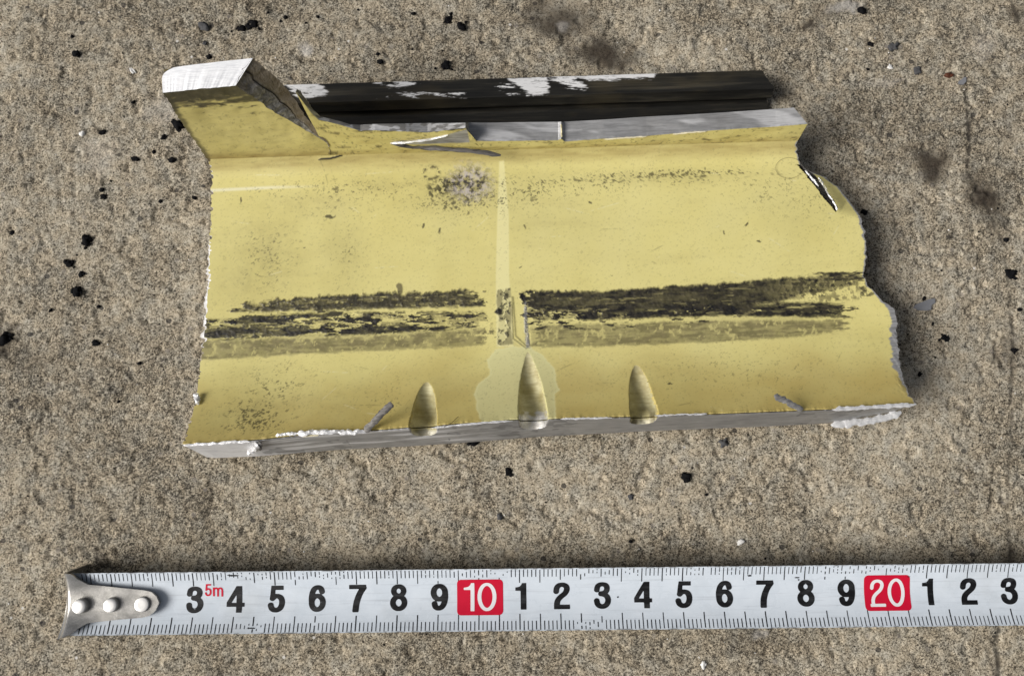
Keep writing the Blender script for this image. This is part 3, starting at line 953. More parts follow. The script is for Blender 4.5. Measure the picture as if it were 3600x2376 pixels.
# ---- north flange: tall torn tab on the left
LEAN = 0.21
def fpl(px, py): return lplane(px, py, 0.0, ZF, LEAN)
nv, nu = 130, 120
vv = np.linspace(0, 1, nv)
FLp = np.array([fpl(*polyline(v, [(485, 378), (462, 342), (440, 312), (408, 262), (378, 214)])) for v in vv])
TS_ = [0, .12, .30, .50, .70, .86, 1]
FRp = np.array([fpl(*polyline(v, [(768, 360), (759, 331), (722, 309), (671, 281), (620, 251), (583, 220), (547, 199)], TS_)) for v in vv])
ztop = 0.5 * (FLp[-1, 2] + FRp[-1, 2])
FLp[:, 0] += (fbm(vv * 30, vv * 0, 220, 3) - .5) * .07
FRp[:, 0] += (fbm(vv * 26, vv * 0, 221, 3) - .5) * .06
BRpx = polyline(vv, [(768, 360), (760, 330), (737, 306), (705, 264), (672, 214), (630, 171), (586, 135)], TS_)
BRp = np.array([latz(BRpx[i, 0], BRpx[i, 1], FRp[i, 2] + .03) for i in range(nv)])
BRp[:, 0] += (fbm(vv * 24, vv * 0, 222, 3) - .5) * .08
BLt = latz(374, 158, ztop)
thick = max(.2, BLt[1] - FLp[-1, 1])
BLp = FLp + np.array([0.0, thick, 0.0])
BLp[-1] = BLt
us = np.linspace(0, 1, nu)
FRONT = FLp[:, None] * (1 - us)[None, :, None] + FRp[:, None] * us[None, :, None]
FRONT[..., 1] += (fbm(FRONT[..., 0] * 1.2, FRONT[..., 2] * 1.2, 225, 3) - .5) * .08 * sstep(0, .2, vv)[:, None]
FRONT[-4:, :, 2] += (fbm(FRONT[-4:, :, 0] * 8, FRONT[-4:, :, 0] * 0, 226, 3) - .5) * .05
tx, tz = FRONT[..., 0], FRONT[..., 2]
top_d = (FRONT[-1, :, 2][None, :] - tz)
nz_ = fbm(tx * 3 + tz * .8, tz * 9 - tx * 1.2, 227, 4, .6)
tol = sstep(.42, .60, nz_ + .85 * np.exp(-top_d / .50) - .50 * sstep(.25, .9, top_d) + .03)
tdk = sstep(.50, .66, nz_ + .55 * np.exp(-top_d / .40) - .28 * sstep(.15, .9, top_d))
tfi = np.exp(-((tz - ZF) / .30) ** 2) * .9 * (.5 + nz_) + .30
tsp = .3 * sstep(.72, .76, fbm(tx * 14, tz * 16, 228, 3, .6))
edge_l = tx - FRONT[:, :1, 0]
tdk = np.maximum(tdk, sstep(.16, .04, edge_l + (nz_ - .5) * .10) * .9)  # shadow outline along the left edge, painted into the colour
zero = np.zeros(tx.size)
tab = mesh_obj('flange_tab', FRONT.reshape(-1, 3), gridfaces(nv, nu), M['primer'], frag,
               {'olive': tol.ravel() * .9, 'dark': tdk.ravel() * .8, 'speck': tsp.ravel(), 'pale': zero, 'patch': zero, 'chalk': zero, 'bare': zero, 'fillet': tfi.ravel(), 'ochre_shade': np.full(tx.size, .08), 'smudge': (.25 * sstep(.45, .7, nz_)).ravel()})
tab['label'] = 'tall torn flange tab on the left standing upright'
# fracture side
nw = 50
ws = np.linspace(0, 1, nw)
FRAC = FRONT[:, -1][:, None] * (1 - ws)[None, :, None] + BRp[:, None] * ws[None, :, None]
bul = np.sin(np.pi * ws)[None, :] * sstep(0.05, .4, vv)[:, None]
FRAC[..., 0] += bul * ((fbm(FRAC[..., 1] * 5, FRAC[..., 2] * 5, 230, 4) - .5) * .16 - .05)
FRAC[..., 0] -= .05 * np.exp(-((ws[None, :] - .60 - (fbm(vv * 8, vv * 0, 231, 3)[:, None] - .5) * .25) / .035) ** 2) * sstep(.1, .4, vv)[:, None]
crk = np.exp(-((ws[None, :] - .60 - (fbm(vv * 8, vv * 0, 231, 3)[:, None] - .5) * .25) / .03) ** 2) * sstep(.25, .4, vv)[:, None]
drt = sstep(.5, .7, ws)[None, :] * np.ones((nv, 1)) + .6 * sstep(.75, 1, vv)[:, None]
fr = mesh_obj('fracture_face', FRAC.reshape(-1, 3), gridfaces(nv, nw), M['fracture'], tab, {'dirt': np.clip(drt, 0, 1).ravel(), 'dark': crk.ravel() * .8})
fr['label'] = 'dark grainy fracture face of the tab'
# sawn top with rounded back-left corner
TOP = []
nt_ = 40
for i in range(nt_):
    f = i / (nt_ - 1)
    row = FRONT[-1] * (1 - f) + (BLp[-1][None, :] * (1 - us)[:, None] + BRp[-1][None, :] * us[:, None]) * f
    rc = .28 * np.clip((f - .45) / .55, 0, 1) ** 3
    row = row.copy()
    row[:, 0] += rc * (1 - us) ** 3
    row[:, 2] += (fbm(row[:, 0] * 2, row[:, 1] * 2, 235, 2) - .5) * .02
    row[:, 2] = np.where(i == 0, FRONT[-1, :, 2], row[:, 2])
    TOP.append(row)
TOP = np.array(TOP)
tc_ = mesh_obj('cut_face', TOP.reshape(-1, 3), gridfaces(nt_, nu), M['cutbright'], tab, {'dark': np.zeros(nt_ * nu)})
tc_['label'] = 'bright white sawn top of the tab'
# back and left side
BK = np.array([BLp[:, None] * (1 - us[::6])[None, :, None] + BRp[:, None] * us[::6][None, :, None]])[0]
BK[-1, :] = TOP[-1, ::6]
BK[:, :, 2] = np.minimum(BK[:, :, 2], ztop)
mesh_obj('tab_back', BK.reshape(-1, 3), gridfaces(nv, BK.shape[1], flip=True), M['under'], tab)
LS = FRONT[:, 0][:, None] * (1 - ws[::5])[None, :, None] + BLp[:, None] * ws[::5][None, :, None]
LS[-1] = np.stack([np.interp(ws[::5], np.linspace(0, 1, nt_), TOP[:, 0, k]) for k in range(3)], -1)
mesh_obj('tab_side', LS.reshape(-1, 3), gridfaces(nv, LS.shape[1], flip=True), M['fracture'], tab, {'dirt': np.ones(LS.shape[0] * LS.shape[1]), 'dark': np.ones(LS.shape[0] * LS.shape[1]) * .5})

# ---- north flange: low sawn stub to the right, with a spike at the tear
nsx, nsz = 520, 36
TOPPX = [(686, 214), (704, 238), (722, 262), (738, 278), (760, 283), (785, 289), (812, 297), (836, 304), (870, 303), (930, 305), (992, 308), (1040, 302), (1080, 297), (1088, 327), (1130, 328), (1200, 327), (1295, 326), (1302, 322), (1308, 329), (1400, 322), (1500, 316), (1600, 307), (1700, 300), (1800, 294), (1874, 288)]
FARPX = [(689, 206), (708, 228), (726, 254), (744, 271), (766, 276), (790, 282), (812, 289), (836, 290), (870, 288), (930, 287), (992, 286), (1040, 286), (1080, 285), (1088, 285), (1130, 285), (1200, 284), (1295, 283), (1302, 283), (1308, 283), (1400, 278), (1500, 271), (1600, 266), (1700, 260), (1800, 253), (1842, 250)]
tx_ = np.array([p[0] for p in TOPPX], float)
uu = np.linspace(tx_[0], tx_[-1], nsx)
uu = np.unique(np.concatenate([uu, tx_]))
nsx = len(uu)
toppx = np.stack([uu, interp(uu, TOPPX)], -1)
farpx = np.stack([np.interp(uu, tx_, [p[0] for p in FARPX]), np.interp(uu, tx_, [p[1] for p in FARPX])], -1)
T = np.array([fpl(*p) for p in toppx])
Fa = np.array([latz(farpx[i, 0], farpx[i, 1], T[i, 2] + .02) for i in range(nsx)])
TN = (fbm(T[:, 0] * 10, T[:, 0] * 0, 240, 3) - .5) * .03
T0 = T.copy()
T[:, 2] += TN
botx = np.interp(uu, [uu[0], uu[-1]], [lweb(764, 362)[0], lweb(1851, 337)[0] - .02])
B = np.stack([botx, 0 * botx, web_z0(botx, 0 * botx)], -1)
hs = np.linspace(0, 1, nsz)
ST = B[None] * (1 - hs)[:, None, None] + T[None] * hs[:, None, None]
ST[..., 1] += (fbm(ST[..., 0] * 1.5, ST[..., 2] * 2, 241, 3) - .5) * .04 * np.sin(np.pi * hs)[:, None]
sx_, sz_ = ST[..., 0], ST[..., 2]
z1 = np.zeros(sx_.shape)
nst = fbm(sx_ * 3, sz_ * 9, 242, 4, .6)
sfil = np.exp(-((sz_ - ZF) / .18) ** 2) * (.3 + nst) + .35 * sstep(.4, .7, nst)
sdk = .6 * sstep(.68, .78, nst) + .8 * sstep(.07, .0, T[None, :, 2] - sz_) * (nst > .5) * (sx_ < fpl(1080, 300)[0])
wedge = inpoly(sx_, sz_, [tuple(fpl(*p)[[0, 2]]) for p in [(906, 331), (935, 327), (990, 322), (1040, 312), (1084, 300), (1090, 330), (1000, 334), (940, 336)]])
sbare = sstep(-.01, .015, wedge)
stub = mesh_obj('flange_stub', ST.reshape(-1, 3), gridfaces(nsz, nsx), M['primer'], frag,
                {'olive': z1.ravel(), 'dark': np.clip(sdk, 0, 1).ravel(), 'speck': (.5 * sstep(.7, .76, fbm(sx_ * 14, sz_ * 16, 243, 3))).ravel(), 'pale': z1.ravel(), 'patch': z1.ravel(), 'chalk': z1.ravel(), 'bare': sbare.ravel(), 'fillet': np.clip(sfil, 0, 1).ravel(), 'ochre_shade': np.full(sx_.size, .18)})
stub['label'] = 'low sawn-off flange stub along the upper side'
nf = 16
CF = np.array([T0 * (1 - f) + Fa * f + np.stack([0 * TN, 0 * TN, TN * math.exp(-f / .06)], -1) for f in np.linspace(0, 1, nf)])
CF[..., 2] += (fbm(CF[..., 0] * 2, CF[..., 1] * 5, 245, 3) - .5) * .03 * np.sin(np.pi * np.linspace(0, 1, nf))[:, None]
cdk = np.zeros(CF.shape[:2])
cdk = np.maximum(cdk, .75 * sstep(fpl(1090, 300)[0], fpl(1070, 300)[0], CF[..., 0]) * sstep(.40, .55, fbm(CF[..., 0] * 6, CF[..., 1] * 14, 246, 3)))
tcut = mesh_obj('cut_face', CF.reshape(-1, 3), gridfaces(nf, nsx), M['cut'], stub, {'dark': cdk.ravel(), 'white': (.5 * sstep(.52, .70, fbm(CF[..., 0] * 1.1 + CF[..., 1] * 2.2, CF[..., 1] * 3.5 + CF[..., 0] * .2, 247, 3))).ravel()})
tcut['label'] = 'grey sawn top of the stub'
# stub right end and back wall into the groove
YG0 = Fa[nsx // 2, 1] - .03
endx = np.linspace(0, 1, 12)
EN = np.array([np.array([ST[i, -1] * (1 - f) + np.array([Fa[-1, 0], max(Fa[-1, 1], .3), ST[i, -1, 2]]) * f for f in endx]) for i in range(nsz)])
mesh_obj('torn_edge', EN.reshape(-1, 3), gridfaces(nsz, 12), M['torn'], stub, {'dark': np.zeros(nsz * 12)})

# ---- rail behind the stub
def rp(px, py, z): return latz(px, py, z)
yr_f = rp(1300, 222, .62)[1]; yr_b = rp(1300, 179, .62)[1]; yr_c = rp(1300, 243, .40)[1]
xr_end = [rp(1786, 256, .15)[0], rp(1782, 240, .25)[0], rp(1783, 234, .45)[0], rp(1797, 217, .6)[0], rp(1800, 200, .78)[0], rp(1786, 178, .78)[0], rp(1771, 158, .78)[0], rp(1770, 157, .7)[0]]
xr_l = rp(625, 200, .7)[0]
prof = []           # y, z, right end x
prof.append((None, None, xr_end[0]))
def dense(pts, n):
    P = np.array(pts, float)
    return np.stack([np.interp(np.linspace(0, 1, n), np.linspace(0, 1, len(P)), P[:, k]) for k in range(P.shape[1])], -1)
gm = .5 * (YG0 + yr_c)
PR = np.concatenate([
    dense([(YG0 + .02, .6, xr_end[0] + .1), (YG0 + .03, .4, xr_end[0]), (YG0 + .12, .2, xr_end[0]), (gm, .07, xr_end[0]), (yr_c - .04, .10, xr_end[0]), (yr_c + .06, .18, xr_end[1]), (yr_c + .05, .32, xr_end[2]), (yr_c, .40, xr_end[3])], 40),
    dense([(yr_c, .41, xr_end[3]), (yr_f, .62, xr_end[4])], 16)[1:],
    dense([(yr_f + .015, .635, xr_end[4]), (.5 * (yr_f + yr_b), .64, xr_end[5]), (yr_b, .64, xr_end[6])], 34),
    dense([(yr_b + .02, .61, xr_end[7]), (yr_b + .02, .01, xr_end[7]), (yr_c, .01, xr_end[2]), (.6, .01, xr_end[0]), (.6, .1, xr_end[0])], 10)])
nxr = 520
ur = np.linspace(0, 1, nxr)
RX = xr_l + (PR[:, 2] - xr_l)[:, None] * ur[None, :]
RX[:, -1] += (fbm(PR[:, 0] * 14, PR[:, 1] * 14, 250, 3) - .5) * .06
RYZ = np.repeat(PR[:, None, :2], nxr, 1)
RA = np.concatenate([RX[..., None], RYZ], -1)
RA[..., 1] += (fbm(RX * 3, RYZ[..., 0] * 6, 251, 2) - .5) * .01
rb = np.zeros(RX.shape)
istop = (RYZ[..., 1] > .56)
nrs = fbm(RX * 3 + RYZ[..., 0] * 3, RYZ[..., 0] * 24 + RX * 2.0, 252, 4, .6)
for poly, th in [([(660, 196), (740, 193), (760, 214), (745, 222), (700, 232), (690, 222)], .22), ([(868, 192), (900, 190), (965, 190), (955, 200), (905, 204)], .42), ([(940, 218), (1080, 218), (1080, 223), (900, 225)], .55), ([(640, 190), (860, 188), (1040, 193), (1000, 235), (690, 240)], .80),
                 ([(1183, 184), (1270, 178), (1275, 217), (1238, 222), (1205, 202), (1198, 196)], .14), ([(1262, 179), (1330, 176), (1362, 205), (1330, 206), (1300, 192)], .16), ([(1320, 176), (1520, 168), (1516, 178), (1380, 186)], .26), ([(1150, 200), (1200, 196), (1235, 222), (1180, 220)], .54), ([(1100, 190), (1770, 165), (1780, 200), (1100, 225)], .86)]:
    P = [rp(*p, .64)[:2] for p in poly]
    dd = inpoly(RX, RYZ[..., 0], P)
    rb = np.maximum(rb, sstep(-.03, .03, dd + (nrs - .5) * .22) * sstep(th, th + .12, nrs))
rb *= istop
rail = mesh_obj('rail', RA.reshape(-1, 3), gridfaces(len(PR), nxr), M['rail'], frag, {'bare': rb.ravel()}, sharp=50)
rail['label'] = 'blackened rail with bare white scrapes and a dark channel in front'
# rail end cap
capv = [tuple(p) for p in RA[:, -1]]
mesh_obj('rail_end', np.array(capv), [list(range(len(capv)))], M['fracture'], rail, {'dirt': np.ones(len(capv)), 'dark': np.zeros(len(capv))}, smooth=False)
# stub back wall
bw = np.array([Fa * (1 - f) + np.stack([Fa[:, 0], np.full(nsx, YG0 + .02), np.full(nsx, .3)], -1) * f for f in np.linspace(0, 1, 6)])
mesh_obj('channel_wall', bw.reshape(-1, 3), gridfaces(6, nsx), M['rail'], rail, {'bare': np.zeros(6 * nsx)})

# ------------------------------------------------------------------ slivers and burrs on the fragment
def strip(name, pts, w, h, mat, parent, seed, label=None, taper=0.3, rough=.35, n=26, m=9):
    """a ragged splinter: elliptical section swept along points (cm, local)"""
    P = polyline(np.linspace(0, 1, n), pts)
    Tn = np.gradient(P, axis=0)
    Tn /= np.linalg.norm(Tn, axis=1)[:, None]
    S = np.cross(Tn, np.array([0, 0, 1.0])); S /= np.linalg.norm(S, axis=1)[:, None] + 1e-9
    Nn = np.cross(S, Tn)
    tt = np.linspace(0, 1, n)
    prof_ = np.minimum(1, np.minimum(tt / .08 + taper * .5, (1 - tt) / .12 + taper))
    ang = np.linspace(0, 2 * np.pi, m, endpoint=False)
    rr = np.clip(1 + rough * 3.4 * (fbm(tt[:, None] * 13 + ang[None, :] * 0, ang[None, :] * 1.3 + tt[:, None] * 3, seed, 3, .6) - .5), .12, 2.2)
    P = P + np.stack([fbm(tt * 14, tt * 0 + k, seed + 5 + k, 3) - .5 for k in range(3)], -1) * rough * np.array([w * 1.4, w * 1.6, h * 1.2])
    R = P[:, None] + (np.cos(ang)[None, :, None] * S[:, None] * w + np.sin(ang)[None, :, None] * Nn[:, None] * h) * (prof_[:, None] * rr)[..., None]
    f = []
    for i in range(n - 1):
        for j in range(m):
            k = (j + 1) % m
            f.append((i * m + j, i * m + k, (i + 1) * m + k, (i + 1) * m + j))
    f.append(tuple(range(m))[::-1]); f.append(tuple((n - 1) * m + j for j in range(m)))
    o = mesh_obj(name, R.reshape(-1, 3), f, mat, parent, {'dark': np.zeros(n * m)}, sharp=45)
    if label: o['label'] = label
    return o


strip('peeled_sliver', [fpl(908, 331) + (0, -.03, 0), latz(960, 340, 1.42), latz(1030, 346, 1.46), latz(1100, 351, 1.5), latz(1163, 361, 1.5)], .065, .03, M['splinter'], frag, 300, 'grey metal sliver peeled off the upper stub')
strip('peeled_sliver', [fpl(905, 331) + (0, -.02, 0), fpl(940, 326) + (0, -.06, 0), fpl(1000, 321) + (0, -.03, 0), fpl(1040, 312) + (0, -.02, 0)], .03, .02, M['burr'], frag, 301)
strip('splinter', [latz(846, 1000, 2.03), latz(868, 978, 2.12), latz(890, 955, 2.2), latz(910, 936, 2.25)], .085, .022, M['splinter'], frag, 302, 'dark grey splinter sticking up from the lower edge', rough=.18, taper=.7)
strip('splinter', [latz(1864, 950, 2.03), latz(1840, 940, 2.1), latz(1815, 926, 2.15), latz(1796, 917, 2.2)], .075, .02, M['torn'], frag, 303, 'curled grey splinter near the right end of the lower edge', rough=.3)
for i, pts in enumerate([
        [(685, 1006), (720, 1003), (770, 1001), (815, 1003), (848, 1002)],
        [(640, 1010), (665, 1006), (690, 1006)],
        [(425, 1033), (470, 1030), (530, 1026), (580, 1024)],
        [(1930, 950), (2000, 946), (2070, 941), (2126, 938)],
        [(1300, 972), (1360, 970), (1420, 969)],
        [(1518, 964), (1560, 962), (1640, 960)],
        [(1000, 993), (1060, 986), (1110, 981), (1190, 976)]]):
    z = ZLIP + [.02, .01, .0, .01, .0, .0, .0][i]
    w = [.055, .035, .03, .045, .018, .018, .02][i]
    strip('burr', [latz(*p, z) for p in pts], w, w * .45, M['burr'], frag, 310 + i, rough=.6, n=70)
strip('burr', [latz(1928, 984, .80), latz(1970, 982, .82), latz(2020, 976, .84), latz(2065, 966, .86), latz(2092, 956, .9)], .095, .03, M['burr'], frag, 320, 'white curled burr under the lower right corner', rough=.35, n=60)
strip('burr', [latz(598, 1030, 1.92), latz(590, 1042, 1.6), latz(575, 1052, 1.25)], .07, .05, M['burr'], frag, 321, rough=.6)
strip('burr', [latz(602, 1024, 2.0), latz(606, 1034, 1.75), latz(603, 1044, 1.45)], .035, .03, M['fracture'], frag, 322, rough=.6)
strip('burr', [latz(458, 912, 1.25), latz(456, 924, 1.3), latz(461, 937, 1.32)], .06, .04, M['burr'], frag, 323, rough=.6)
strip('burr', [fpl(1303, 322) + (0, .02, .05), fpl(1303, 310) + (0, .05, .02), fpl(1302, 298) + (0, .1, .02)], .02, .02, M['flake'], frag, 324, rough=.5)
for i, pts in enumerate([[(1400, 323), (1440, 320), (1500, 316)], [(1560, 311), (1600, 307), (1640, 304)], [(700, 1012), (720, 1011), (740, 1009)]]):
    strip('paint_flake', [(fpl(*p) + (0, -.01, .0)) if i < 2 else latz(*p, 1.98) for p in pts], .02, .012, M['flake'], frag, 330 + i)
for i, pts in enumerate([[(1898, 412), (1912, 432), (1922, 448)], [(1915, 440), (1930, 462), (1941, 480), (1943, 490)], [(1868, 395), (1885, 415), (1900, 432)]]):
    strip('burr', [latz(*p, ZW - .06) for p in pts], .022, .02, M['burr'], frag, 340 + i, rough=.7)
strip('torn_lip', [latz(690, 208, 2.35), latz(712, 238, 2.0), latz(732, 268, 1.7)], .03, .03, M['flake'], frag, 350, rough=.5)


def tube(name, pts, r, mat, parent=None, m=6, n=None):
    P = np.array(pts, float)
    if n: P = polyline(np.linspace(0, 1, n), pts)
    Tn = np.gradient(P, axis=0); Tn /= np.linalg.norm(Tn, axis=1)[:, None]
    S = np.cross(Tn, [0, 0, 1.0]); S /= np.linalg.norm(S, axis=1)[:, None] + 1e-9
    Nn = np.cross(S, Tn)
    ang = np.linspace(0, 2 * np.pi, m, endpoint=False)
    R = P[:, None] + r * (np.cos(ang)[None, :, None] * S[:, None] + np.sin(ang)[None, :, None] * Nn[:, None])
    f = [(i * m + j, i * m + (j + 1) % m, (i + 1) * m + (j + 1) % m, (i + 1) * m + j) for i in range(len(P) - 1) for j in range(m)]
    return mesh_obj(name, R.reshape(-1, 3), f, mat, parent)


def toworld(p):
    return np.array([p[0] * CR - p[1] * SR, p[0] * SR + p[1] * CR, p[2]]) + PIV


th_ = np.linspace(.1, 2 * np.pi - .5, 40)
hp = []
for a in th_:
    p = lweb(1830 + 31 * math.cos(a), 391 - 24 * math.sin(a))
    hp.append(toworld(p + np.array([0, 0, .03])))
tag(tube('hair_fibre', hp, .003, M['hair']), 'thin dark hair curled in a circle on the yellow paint', 'fibre')
hp2 = [toworld(latz(px, py, z)) for px, py, z in [(1030, 990, 2.02), (1045, 983, 2.04), (1064, 966, 1.9)]]
tag(tube('hair_fibre', hp2, .006, M['hair'], n=10), 'short straight dark fibre at the lower edge beside a groove', 'fibre')

# ------------------------------------------------------------------ the tape measure
ZB = 0.72            # blade trough above the concrete
ARCH = 0.20          # how much the blade edges stand above its middle
HW = 0.735           # half width seen from above
c0 = atz(400, 1397.5, ZB + .1); c1 = atz(2350, 1376.5, ZB + .1)
TROT = math.atan2(c1[1] - c0[1], c1[0] - c0[0])
x3 = atz(446, 1400, ZB + .1); x23 = atz(2344, 1380, ZB + .1)
UNIT = float(np.linalg.norm((x23 - x3)[:2]) / 20.0)
ux, uy = math.cos(TROT), math.sin(TROT)
# origin: the zero end of the blade on its centre line
zero_ = np.array([x3[0] - 3 * UNIT * ux, c0[1] + (x3[0] - 3 * UNIT * ux - c0[0]) * math.tan(TROT), 0.0])
tape = empty('tape_measure', zero_, TROT)
tag(tape, 'white steel measuring tape blade with metal end hook lying below the fragment', 'tape measure')


def tl(px, py, z):
    p = atz(px, py, z) - zero_
    return np.array([p[0] * ux + p[1] * uy, -p[0] * uy + p[1] * ux])


def blade_z(y):
    return ZB + ARCH * (y / HW) ** 2


TLEN = 27.5
bx = np.concatenate([np.linspace(0.05, TLEN, 200)])
by = np.linspace(-HW, HW, 41)
BX, BY = np.meshgrid(bx, by)
BZ = blade_z(BY)
ed = sstep(.035, .005, HW - np.abs(BY))
top_v = np.stack([BX, BY, BZ], -1).reshape(-1, 3)
bot_v = top_v - np.array([0, 0, .016])
nb2 = len(top_v)
fa = gridfaces(41, 200)
fb = gridfaces(41, 200, nb2, flip=True)
e1 = np.arange(199)
side1 = np.stack([e1 + 1, e1, e1 + nb2, e1 + 1 + nb2], 1)
o2 = 40 * 200
side2 = np.stack([e1 + o2, e1 + 1 + o2, e1 + 1 + o2 + nb2, e1 + o2 + nb2], 1)
ll = np.arange(40) * 200
side3 = np.stack([ll, ll + 200, ll + 200 + nb2, ll + nb2], 1)
blade = mesh_obj('blade', np.concatenate([top_v, bot_v]), np.concatenate([fa, fb, side1, side2, side3]), M['blade'], tape,
                 {'edge': np.concatenate([ed.ravel(), np.ones(nb2)])}, sharp=40)
PRN = 0.004        # print thickness above the paint


def on_blade(name, bm, mat, parent, lift=PRN):
    for v in bm.verts:
        v.co.z = blade_z(v.co.y) + lift
    for v in bm.verts:
        v.co *= CM
    me = bpy.data.meshes.new(name)
    bm.to_mesh(me); bm.free()
    me.materials.append(mat)
    return link(bpy.data.objects.new(name, me), parent)


# tick marks, some rubbed away
bm = bmesh.new()
def worn(x, top):
    w = 0.0
    spots = [(3.9, 4.9, .5), (10.2, 10.8, .6), (12.4, 13.3, .6), (18.4, 20.6, .35), (5.4, 6.8, .3), (9.6, 10.4, .3), (13.6, 14.0, .3), (15.2, 15.8, .4)] if top else [(4.0, 4.8, .45), (12.3, 13.1, .4), (5.9, 6.2, .3)]
    for a, b, k in spots:
        if a < x < b: w = k
    return w
rt = random.Random(3)
for top_side in (True, False):
    sg = 1 if top_side else -1
    for mm in range(3, int(TLEN * 10)):
        x = mm * .1 * UNIT
        ln = (.335 if mm % 5 == 0 else .19) if top_side else (.355 if mm % 5 == 0 else .20)
        hwid = .0125 if mm % 5 == 0 else .0105
        hwid *= rt.uniform(.8, 1.15) * (1.0 if not top_side else .9)
        y0 = sg * (HW - .02 - rt.uniform(0, .012)); y1 = sg * (HW - .02 - ln)
        nseg = 5
        wr_ = worn(mm * .1, top_side)
        for k in range(nseg):
            if rt.random() < wr_ + .03 * top_side: continue
            ya = y0 + (y1 - y0) * k / nseg; yb = y0 + (y1 - y0) * (k + 1) / nseg
            vs = [bm.verts.new((x - hwid, ya, 0)), bm.verts.new((x + hwid, ya, 0)), bm.verts.new((x + hwid, yb, 0)), bm.verts.new((x - hwid, yb, 0))]
            bm.faces.new(vs if sg < 0 else vs[::-1])
bmesh.ops.recalc_face_normals(bm, faces=bm.faces[:])
ticks = on_blade('scale_marks', bm, M['ink'], blade)
ticks['kind'] = 'stuff'

# rubbed black scuffs on the blade
for (px, py, L, w) in [(540, 1334, .32, .022), (585, 1456, .24, .018), (1010, 1362, .05, .02), (1435, 1386, .05, .02), (1740, 1335, .12, .02), (1850, 1340, .14, .018), (2110, 1338, .08, .014), (1855, 1345, .05, .02), (1530, 1462, .06, .03), (815, 1362, .07, .015)]:
    bm = bmesh.new()
    p = tl(px, py, ZB + .12)
    pts_ = []
    n_ = 14
    for k in range(n_):
        a = 2 * math.pi * k / n_
        r = rt.uniform(.55, 1.2)
        pts_.append(bm.verts.new((p[0] + math.cos(a) * L * .5 * r, np.clip(p[1] + math.sin(a) * w * r, -HW, HW), 0)))
    bm.faces.new(pts_)
    on_blade('ink_scuff', bm, M['ink'], blade, PRN * 1.5)


def _path(pts, rv, rh, closed=False):
    P = np.array(pts, float)
    if closed: P = np.vstack([P, P[:1]])
    n = len(P)
    k = np.linspace(0, n - 1, (n - 1) * 6 + 1)
    if not closed and n > 3:      # smooth with Catmull-Rom
        Q = []
        for t_ in k:
            i = min(int(t_), n - 2); f = t_ - i
            p0, p1, p2, p3 = P[max(i - 1, 0)], P[i], P[i + 1], P[min(i + 2, n - 1)]
            Q.append(.5 * ((2 * p1) + (-p0 + p2) * f + (2 * p0 - 5 * p1 + 4 * p2 - p3) * f * f + (-p0 + 3 * p1 - 3 * p2 + p3) * f ** 3))
        P = np.array(Q)
    return ('path', P, rv, rh, closed)


def _ell(cx, cy, rx, ry, rv, rh):
    return _path([(cx + rx * math.cos(a), cy + ry * math.sin(a)) for a in np.linspace(0, 2 * np.pi, 40, endpoint=False)], rv, rh, True)


